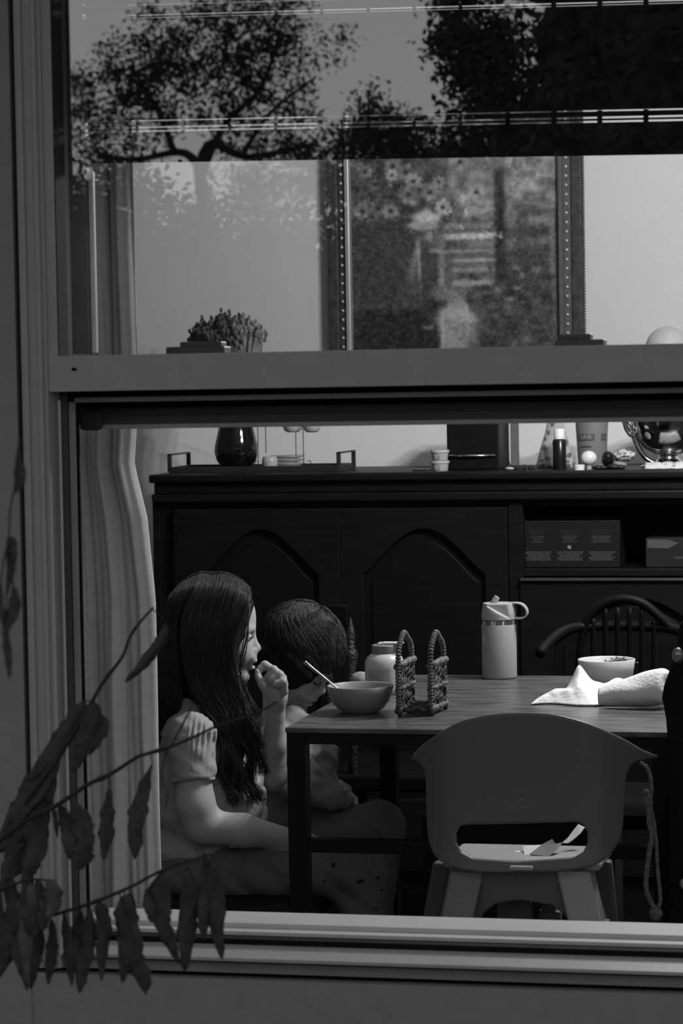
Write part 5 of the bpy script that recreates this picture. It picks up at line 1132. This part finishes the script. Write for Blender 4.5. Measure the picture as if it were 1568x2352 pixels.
for j in range(14):               # thin loose hairs across the cheek
    P = [HL(.34+.03*g.uniform(), -.16, .16), HL(.34, -.26, -.02), HL(.28+.05*g.uniform(), -.30, -.2), HL(.22+.07*g.uniform(), -.30, -.4), HL(.2+.1*g.uniform(), -.28, -.62), HL(.28+.1*g.uniform(), -.3, -.85)]
    SB.tube(spline(P, 20), .0005, 4)
V = np.concatenate(SB.v); obj('hair_strands', (V, SB.f), M_hair, girl, smooth=True, kind='stuff')

# ---------------------------------------------------------------- the small boy
YBo = 1.75
B = lambda px, py, dy=0.0: pt(px, py, YBo+dy)
kb = mpp(B(690, 1500)); Hb = .203
bc = B(693, 1487)
fw = E1*.82-E2*.28-E3*.50; fw /= np.linalg.norm(fw); upb = E3-fw*fw[2]
BF, BL, BA = head_field(bc, fw, upb/np.linalg.norm(upb), Hb)
boy = thing('person', 'small child with tousled brown hair bending towards the bowl behind the table corner', 'person', tuple(B(650, 2063)), 'children on the bench')
bb = Field(np.stack([E1, E2, E3])); bb.fn(BF)
bb.cone(BL(-.08, 0, -.35), B(650, 1690), .036, .042, .03); bb.ell(B(655, 1790), (.085, .11, .14), .03); bb.ell(B(640, 1930), (.09, .115, .09), .03)
bb.cone(B(640, 1712, -.11), B(690, 1800, -.14), .032, .028, .02); bb.cone(B(690, 1800, -.14), B(765, 1830, -.11), .026, .020, .01); bb.ell(B(780, 1834, -.10), (.026, .014, .018), .008)
for i in range(4): bb.cone(B(788, 1826+6*i, -.105+.01*i), B(808, 1832+5*i, -.10+.01*i), .0065, .0055, .003)
bb.cone(B(776, 1822, -.11), B(794, 1814, -.115), .0075, .006, .004)
bb.cone(B(640, 1712, .11), B(705, 1800, .13), .032, .026, .02); bb.cone(B(705, 1800, .13), B(775, 1830, .08), .026, .020, .01); bb.ell(B(790, 1834, .06), (.024, .014, .018), .008)
for i in range(4): bb.cone(B(798, 1828+6*i, .05-.01*i), B(816, 1834+5*i, .04-.01*i), .0065, .0055, .003)
bb.cone(B(786, 1824, .05), B(800, 1816, .04), .0075, .006, .004)
for dy in (-.10, .03):
    bb.cone(B(650, 1955, dy), B(870, 1900, dy), .050, .040, .03); bb.cone(B(870, 1900, dy), B(855, 2160, dy), .038, .026, .02); bb.cone(B(853, 2165, dy), B(905, 2200, dy), .022, .018, .01)
nets_obj('body', bb, (B(560, 2000)[0]-.03, YBo-.22, .08), (B(930, 1900)[0]+.03, YBo+.22, bc[2]+.12), .0028, M_skin, boy)
m = MB(); m.tube(spline([BL(.335, -.20, -.185), BL(.368, -.165, -.205), BL(.378, -.12, -.205), BL(.372, -.07, -.19)], 10), .0019, 6); obj('eyelash', m, M_hair, boy)
m = MB(); m.tube(spline([BL(.345, -.215, -.07), BL(.385, -.15, -.05), BL(.40, -.08, -.07)], 10), .0022, 6); obj('eyebrow', m, M_hairb, boy)
bs = Field(np.stack([E1, E2, E3])); bs.cone(B(640, 1712, -.095), B(660, 1712, .095), .046, .046, .03); bs.ell(B(662, 1790), (.100, .12, .155), .03); bs.ell(B(655, 1900), (.115, .125, .10), .03)
bs.cone(B(640, 1714, -.11), B(690, 1798, -.14), .044, .040, .02); bs.cone(B(690, 1798, -.14), B(762, 1828, -.112), .040, .030, .02); bs.cone(B(640, 1714, .11), B(705, 1798, .13), .044, .038, .02); bs.cone(B(705, 1798, .13), B(772, 1828, .085), .038, .030, .02); bs.cone(B(700, 1790, -.03), B(760, 1740, .05), .05, .012, .04); bs.cone(B(665, 1663, -.05), B(668, 1662, .03), .040, .036, .02)
nets_obj('jersey', lambda P: bs(P)-wrink(P, .003)-.004*np.sin(P[:, 2]*75+P[:, 0]*30), (B(560, 2000)[0]-.05, YBo-.22, .30), (B(800, 1900)[0]+.03, YBo+.22, bc[2]-.04), .0034, mat('grey_jersey', .26, .95, .05, var=.1), boy)
m = MB(); bp_ = Field(np.stack([E1, E2, E3])); bp_.ell(B(645, 1955), (.115, .13, .07), .02)
for dy in (-.10, .03): bp_.cone(B(650, 1950, dy), B(872, 1898, dy), .060, .050, .025); bp_.cone(B(872, 1898, dy), B(857, 2140, dy), .048, .034, .02)
nets_obj('trousers', lambda P: bp_(P)-wrink(P, .002), (B(560, 2000)[0]-.05, YBo-.22, .13), (B(930, 1900)[0]+.04, YBo+.22, .62), .004, mat('dim_trousers', .16, .95, .05), boy)
for dy in (-.10, .03):
    m = MB(); a = B(890, 2190, dy); m.ball((a[0], a[1], a[2]), (.065, .034, .030), 18, 10); obj('shoe', m, M_black, boy, smooth=True)
hb = Field(BA); hb.ell(BL(-.02, 0, .02), np.array((.435, .375, .425))*Hb, .02)
cut = Field(BA); cut.ell(BL(.47, 0, -.42), np.array((.42, .6, .43))*Hb, .01); cut.ell(BL(.56, 0, -.12), np.array((.20, .30, .20))*Hb, .03); hb.fn(cut, op='s', k=.008)
hb.ell(BL(-.02, -.30, -.22), np.array((.26, .10, .20))*Hb, .03); hb.ell(BL(-.22, -.16, -.22), np.array((.22, .20, .22))*Hb, .03); hb.ell(BL(.08, -.26, -.08), np.array((.24, .13, .20))*Hb, .03); hb.ell(BL(-.12, -.30, -.30), np.array((.11, .07, .10))*Hb, .02)
nets_obj('tousled_hair', lambda P: hb(P)-.0022*np.sin(P[:, 0]*150)*np.sin(P[:, 2]*140+P[:, 1]*60), bc-np.array((.14, .14, .14)), bc+np.array((.14, .14, .12)), .003, M_hmass, boy)
g = np.random.default_rng(77); SB = MB()
for j in range(1500):
    th_ = g.uniform(-PI, PI); ph_ = g.uniform(.05, 1.0); d0 = np.array((math.cos(th_)*math.sin(ph_*1.5), math.sin(th_)*math.sin(ph_*1.5), math.cos(ph_*1.5)))
    Q = []; n = 16; L_ = g.uniform(.6, 1.35); sw = g.uniform(.7, 1.5)
    for i in range(n):
        t = i/(n-1); a_ = ph_*1.5*.25+t*L_*1.2+ph_*.6; az = th_+sw*t*.9+.16*math.sin(t*9+3*th_)
        r_ = 1.04+.045*math.sin(t*8+5*th_)+.05*t
        Q.append(BL((-.02+.435*r_*math.cos(az)*math.sin(a_)), .375*r_*math.sin(az)*math.sin(a_), .02+.425*r_*math.cos(a_)))
    Q = np.array(Q); P2 = (Q-bc)@fw/Hb; U2 = (Q-bc)@BA[2]/Hb; keep = ~((P2 > .20) & (U2 < -.05))
    kk_ = int(np.argmin(keep)) if not keep.all() else n
    if kk_ > 4: SB.tube(Q[:kk_], list(np.linspace(.0008, .0003, kk_)), 4)
obj('curls', (np.concatenate(SB.v), SB.f), M_hairb, boy, smooth=True, kind='stuff')
# ================================================================== SHRUB TWIGS IN FRONT OF THE WINDOW
M_twig = mat('twig_bark', .025, .8, .2, var=.3, scale=60)
M_lf = mat('withered_leaf', .038, .7, .25, var=.35, scale=45, bump=.5, bscale=80)
M_lf2 = mat('withered_leaf_pale', .075, .7, .25, var=.35, scale=45, bump=.5, bscale=80)
g6 = np.random.default_rng(41)
def leaf(parent, path, wpx, Y, seed, shape=.5, wavy=.10, curl=.25, face=.8, mm=None):
    g = np.random.default_rng(seed); C_ = spline([pt(x, y, Y+dy) for x, y, dy in path], 18); k = mpp(C_[0]); T = np.gradient(C_, axis=0); T /= np.linalg.norm(T, axis=1)[:, None]
    n0 = np.array((math.sin(g.uniform(-.4, .4)), -1, g.uniform(-.2, .2))); P = np.zeros((18, 9, 3))
    for i in range(18):
        t = i/17; side_ = np.cross(T[i], n0); side_ /= np.linalg.norm(side_); nn = np.cross(side_, T[i])
        w_ = wpx*k/2*(math.sin(PI*min(1, t**(math.log(.5)/math.log(shape))))**.8)*(1+wavy*math.sin(t*23+seed)) + .0004
        for j in range(9):
            v = (j-4)/4; fold = -abs(v)*w_*curl*(1+.5*math.sin(t*4+seed)); wv = .12*w_*math.sin(t*15+v*3+seed)*abs(v)
            jag = 1+(.10*math.sin(t*60+seed*2+v) if abs(v) == 1 else 0)
            P[i, j] = C_[i]+side_*v*w_*face*jag+nn*(fold+wv+.10*w_*math.sin(seed+t*5)*v)
    return obj('leaf', MB().grid(P), mm or M_lf, parent, smooth=True, solid=.0006)
def twig(label, path, r0, r1, Y, leaves, petioles=True):
    P0 = pt(path[0][0], path[0][1], Y+path[0][2]); t = thing('leafy_branch', label, 'branch', tuple(P0), 'shrub branches before the window')
    C_ = spline([pt(x, y, Y+dy) for x, y, dy in path], 40); r = np.linspace(r0, r1, 40); r[5::9] *= 1.35
    obj('stem', MB().tube(C_, list(r), 8), M_twig, t, smooth=True)
    for i, L in enumerate(leaves):
        pth, w_ = L[0], L[1]; kw = L[2] if len(L) > 2 else {}
        leaf(t, pth, w_, Y, 10+i*3+int(-Y*100)+len(leaves), **kw)
        a = pt(pth[0][0], pth[0][1], Y+pth[0][2]); d = C_[np.argmin(np.linalg.norm(C_-a, axis=1))]
        if np.linalg.norm(d-a) > .002: obj('leaf_stalk', MB().tube(spline([d, (a+d)/2+np.array((0, 0, .003)), a], 8), .0009, 6), M_twig, t, smooth=True)
    return t
D = dict
twig('rising bare tipped branch with long hanging leaves, crossing the curtain', [(-60, 2010, .05), (0, 1940, .02), (70, 1830, 0), (130, 1745, 0), (190, 1650, 0), (235, 1570, 0), (280, 1510, 0), (300, 1460, 0), (325, 1425, 0), (352, 1395, 0)], .0034, .0013, -.62,
     [([(217, 1612, 0), (212, 1660, -.005), (192, 1715, -.005), (168, 1772, 0)], 62, D(shape=.42, curl=.15)), ([(232, 1640, 0), (242, 1668, -.004), (222, 1700, 0), (205, 1735, 0)], 30, D(wavy=.2)),
      ([(196, 1612, 0), (176, 1640, 0), (130, 1705, .004), (62, 1795, 0)], 58, D(shape=.5, curl=.2)), ([(143, 1722, 0), (100, 1790, 0), (45, 1860, 0), (-6, 1935, 0)], 64, D(curl=.2)),
      ([(120, 1770, 0), (95, 1835, 0), (55, 1905, 0), (20, 1990, 0)], 62, D(shape=.4)), ([(115, 1845, 0), (125, 1870, 0), (132, 1925, 0)], 14),
      ([(110, 1850, .01), (90, 1910, 0), (60, 1965, 0), (28, 2015, 0)], 58, D(wavy=.15)), ([(60, 1780, .02), (50, 1830, .01), (30, 1870, 0), (12, 1905, 0)], 44),
      ([(382, 1432, 0), (372, 1470, 0), (335, 1522, 0), (288, 1567, 0)], 34, D(shape=.5, curl=.5, face=.8)), ([(75, 1850, .01), (50, 1895, 0), (20, 1930, 0), (-10, 1960, 0)], 50, D())])
twig('long thin branch slanting up right across the girl in front of the sill', [(-40, 1975, .03), (0, 1930, 0), (60, 1885, 0), (130, 1850, 0), (200, 1803, 0), (250, 1780, 0), (310, 1742, 0), (325, 1735, 0), (385, 1717, 0), (440, 1695, 0), (505, 1665, 0), (560, 1648, 0), (600, 1632, 0), (636, 1612, 0)], .0032, .0010, -.66,
     [([(350, 1752, 0), (330, 1812, 0), (312, 1890, -.004), (309, 1974, 0)], 56, D(shape=.62, wavy=.14, curl=.12)), ([(252, 1806, 0), (248, 1850, 0), (243, 1910, 0), (238, 1976, 0)], 42, D(shape=.6, wavy=.2)),
      ([(170, 1845, 0), (185, 1880, 0), (195, 1915, 0), (214, 1942, 0)], 62, D(shape=.5, wavy=.1, curl=.1)), ([(162, 1870, .01), (185, 1935, 0), (188, 1965, 0), (180, 1998, 0)], 66, D(shape=.55, wavy=.15, curl=.1)),
      ([(135, 1852, .01), (150, 1890, .01), (158, 1935, 0), (160, 1975, 0)], 46, D(shape=.5)), ([(100, 1870, .01), (92, 1930, .01), (72, 1985, 0), (50, 2030, 0)], 54, D()),
      ([(30, 1905, 0), (30, 1960, 0), (18, 2010, 0), (5, 2050, 0)], 48, D())])
P_ = [(440, 1625, .0), (405, 1690, 0), (378, 1740, .0), (372, 1790, 0), (386, 1815, 0), (380, 1860, 0)]
twig('thin drooping twig hanging over the girl sleeve', P_, .0012, .0006, -.66, [])
twig('low branch with a row of long withered leaves hanging over the sill', [(-20, 2150, .02), (20, 2130, 0), (90, 2110, 0), (200, 2078, 0), (300, 2037, 0), (350, 2010, 0), (410, 1985, 0), (445, 1975, 0), (470, 1965, .0), (495, 1962, 0)], .0026, .0011, -.70,
     [([(492, 1962, 0), (488, 2030, 0), (492, 2120, 0), (510, 2205, 0)], 56, D(shape=.5, curl=.35, wavy=.05)), ([(470, 1960, .01), (474, 2020, .01), (466, 2110, 0), (468, 2160, 0)], 36, D(shape=.5, curl=.4)),
      ([(428, 1984, 0), (436, 2060, 0), (428, 2150, 0), (424, 2232, 0)], 56, D(shape=.5, curl=.3, wavy=.06)), ([(372, 2003, 0), (368, 2070, 0), (375, 2130, 0), (412, 2215, 0)], 64, D(shape=.45, curl=.2)),
      ([(378, 2002, .01), (350, 2050, .01), (345, 2080, 0), (350, 2120, 0)], 44, D(curl=.1)), ([(288, 2055, 0), (290, 2120, 0), (310, 2200, 0), (336, 2285, 0)], 72, D(shape=.4, curl=.15, wavy=.12)),
      ([(300, 2050, .01), (290, 2110, .01), (285, 2190, 0), (280, 2258, 0)], 60, D(shape=.45, curl=.2)), ([(310, 2165, 0), (322, 2210, 0), (335, 2245, 0), (340, 2275, 0)], 34, D(wavy=.2)),
      ([(228, 2072, 0), (238, 2120, 0), (234, 2190, 0), (233, 2252, 0)], 44, D(shape=.35, curl=.3)), ([(206, 2085, 0), (202, 2150, 0), (190, 2220, 0), (182, 2282, 0)], 48, D(curl=.3)),
      ([(186, 2090, .01), (178, 2140, .01), (172, 2190, 0), (170, 2235, 0)], 40, D()), ([(146, 2096, 0), (150, 2150, 0), (156, 2210, 0), (166, 2266, 0)], 38, D(curl=.3)),
      ([(118, 2108, 0), (120, 2160, 0), (114, 2210, 0), (110, 2262, 0)], 36, D(curl=.3)), ([(90, 2112, .01), (88, 2170, .01), (76, 2220, 0), (70, 2272, 0)], 40, D())])
twig('withered leaf cluster with pale curled rims at the lower left corner', [(-40, 2060, .0), (10, 2040, 0), (50, 2025, 0), (80, 2020, 0), (112, 2022, 0)], .002, .001, -.74,
     [([(52, 2024, 0), (66, 2060, 0), (50, 2150, 0), (62, 2276, 0)], 56, D(curl=.45, mm=M_lf2, wavy=.12)), ([(30, 2022, 0), (24, 2060, 0), (34, 2110, 0), (20, 2150, 0)], 46, D(curl=.4, wavy=.15)),
      ([(20, 2070, 0), (28, 2120, 0), (18, 2180, 0), (-4, 2248, 0)], 54, D()), ([(10, 2110, 0), (30, 2160, 0), (42, 2200, 0), (60, 2262, 0)], 34, D()),
      ([(104, 2022, 0), (118, 2040, -.004), (122, 2075, 0), (108, 2110, 0)], 52, D(curl=.5, mm=M_lf2, wavy=.18)), ([(84, 2022, 0), (92, 2060, 0), (100, 2100, 0), (96, 2140, 0)], 48, D(curl=.4, wavy=.15)), ([(64, 2022, 0), (60, 2070, 0), (74, 2120, 0), (82, 2150, 0)], 44, D(curl=.3)),
      ([(-2, 2040, 0), (-6, 2100, 0), (0, 2160, 0), (-10, 2230, 0)], 40, D())])
twig('blurred drooping twig at the left picture edge beside the casing', [(46, 1010, 0), (38, 1060, 0), (34, 1120, 0), (24, 1165, 0), (21, 1235, 0)], .0012, .0009, -1.15,
     [([(42, 1040, 0), (40, 1075, 0), (40, 1110, 0), (34, 1134, 0)], 22, D(curl=.3)), ([(50, 1060, .01), (54, 1085, 0), (50, 1110, 0), (44, 1128, 0)], 14, D(curl=.3)), ([(22, 1232, 0), (26, 1262, 0), (22, 1310, 0), (14, 1370, 0)], 38, D(shape=.3, curl=.3)),
      ([(30, 1345, 0), (32, 1385, 0), (20, 1425, 0), (6, 1462, 0)], 38, D(shape=.5, curl=.3)), ([(2, 1330, 0), (0, 1390, 0), (8, 1430, 0), (12, 1470, 0)], 26), ([(12, 1440, 0), (16, 1490, 0), (20, 1530, 0), (22, 1558, 0)], 22, D(shape=.4, curl=.2))])
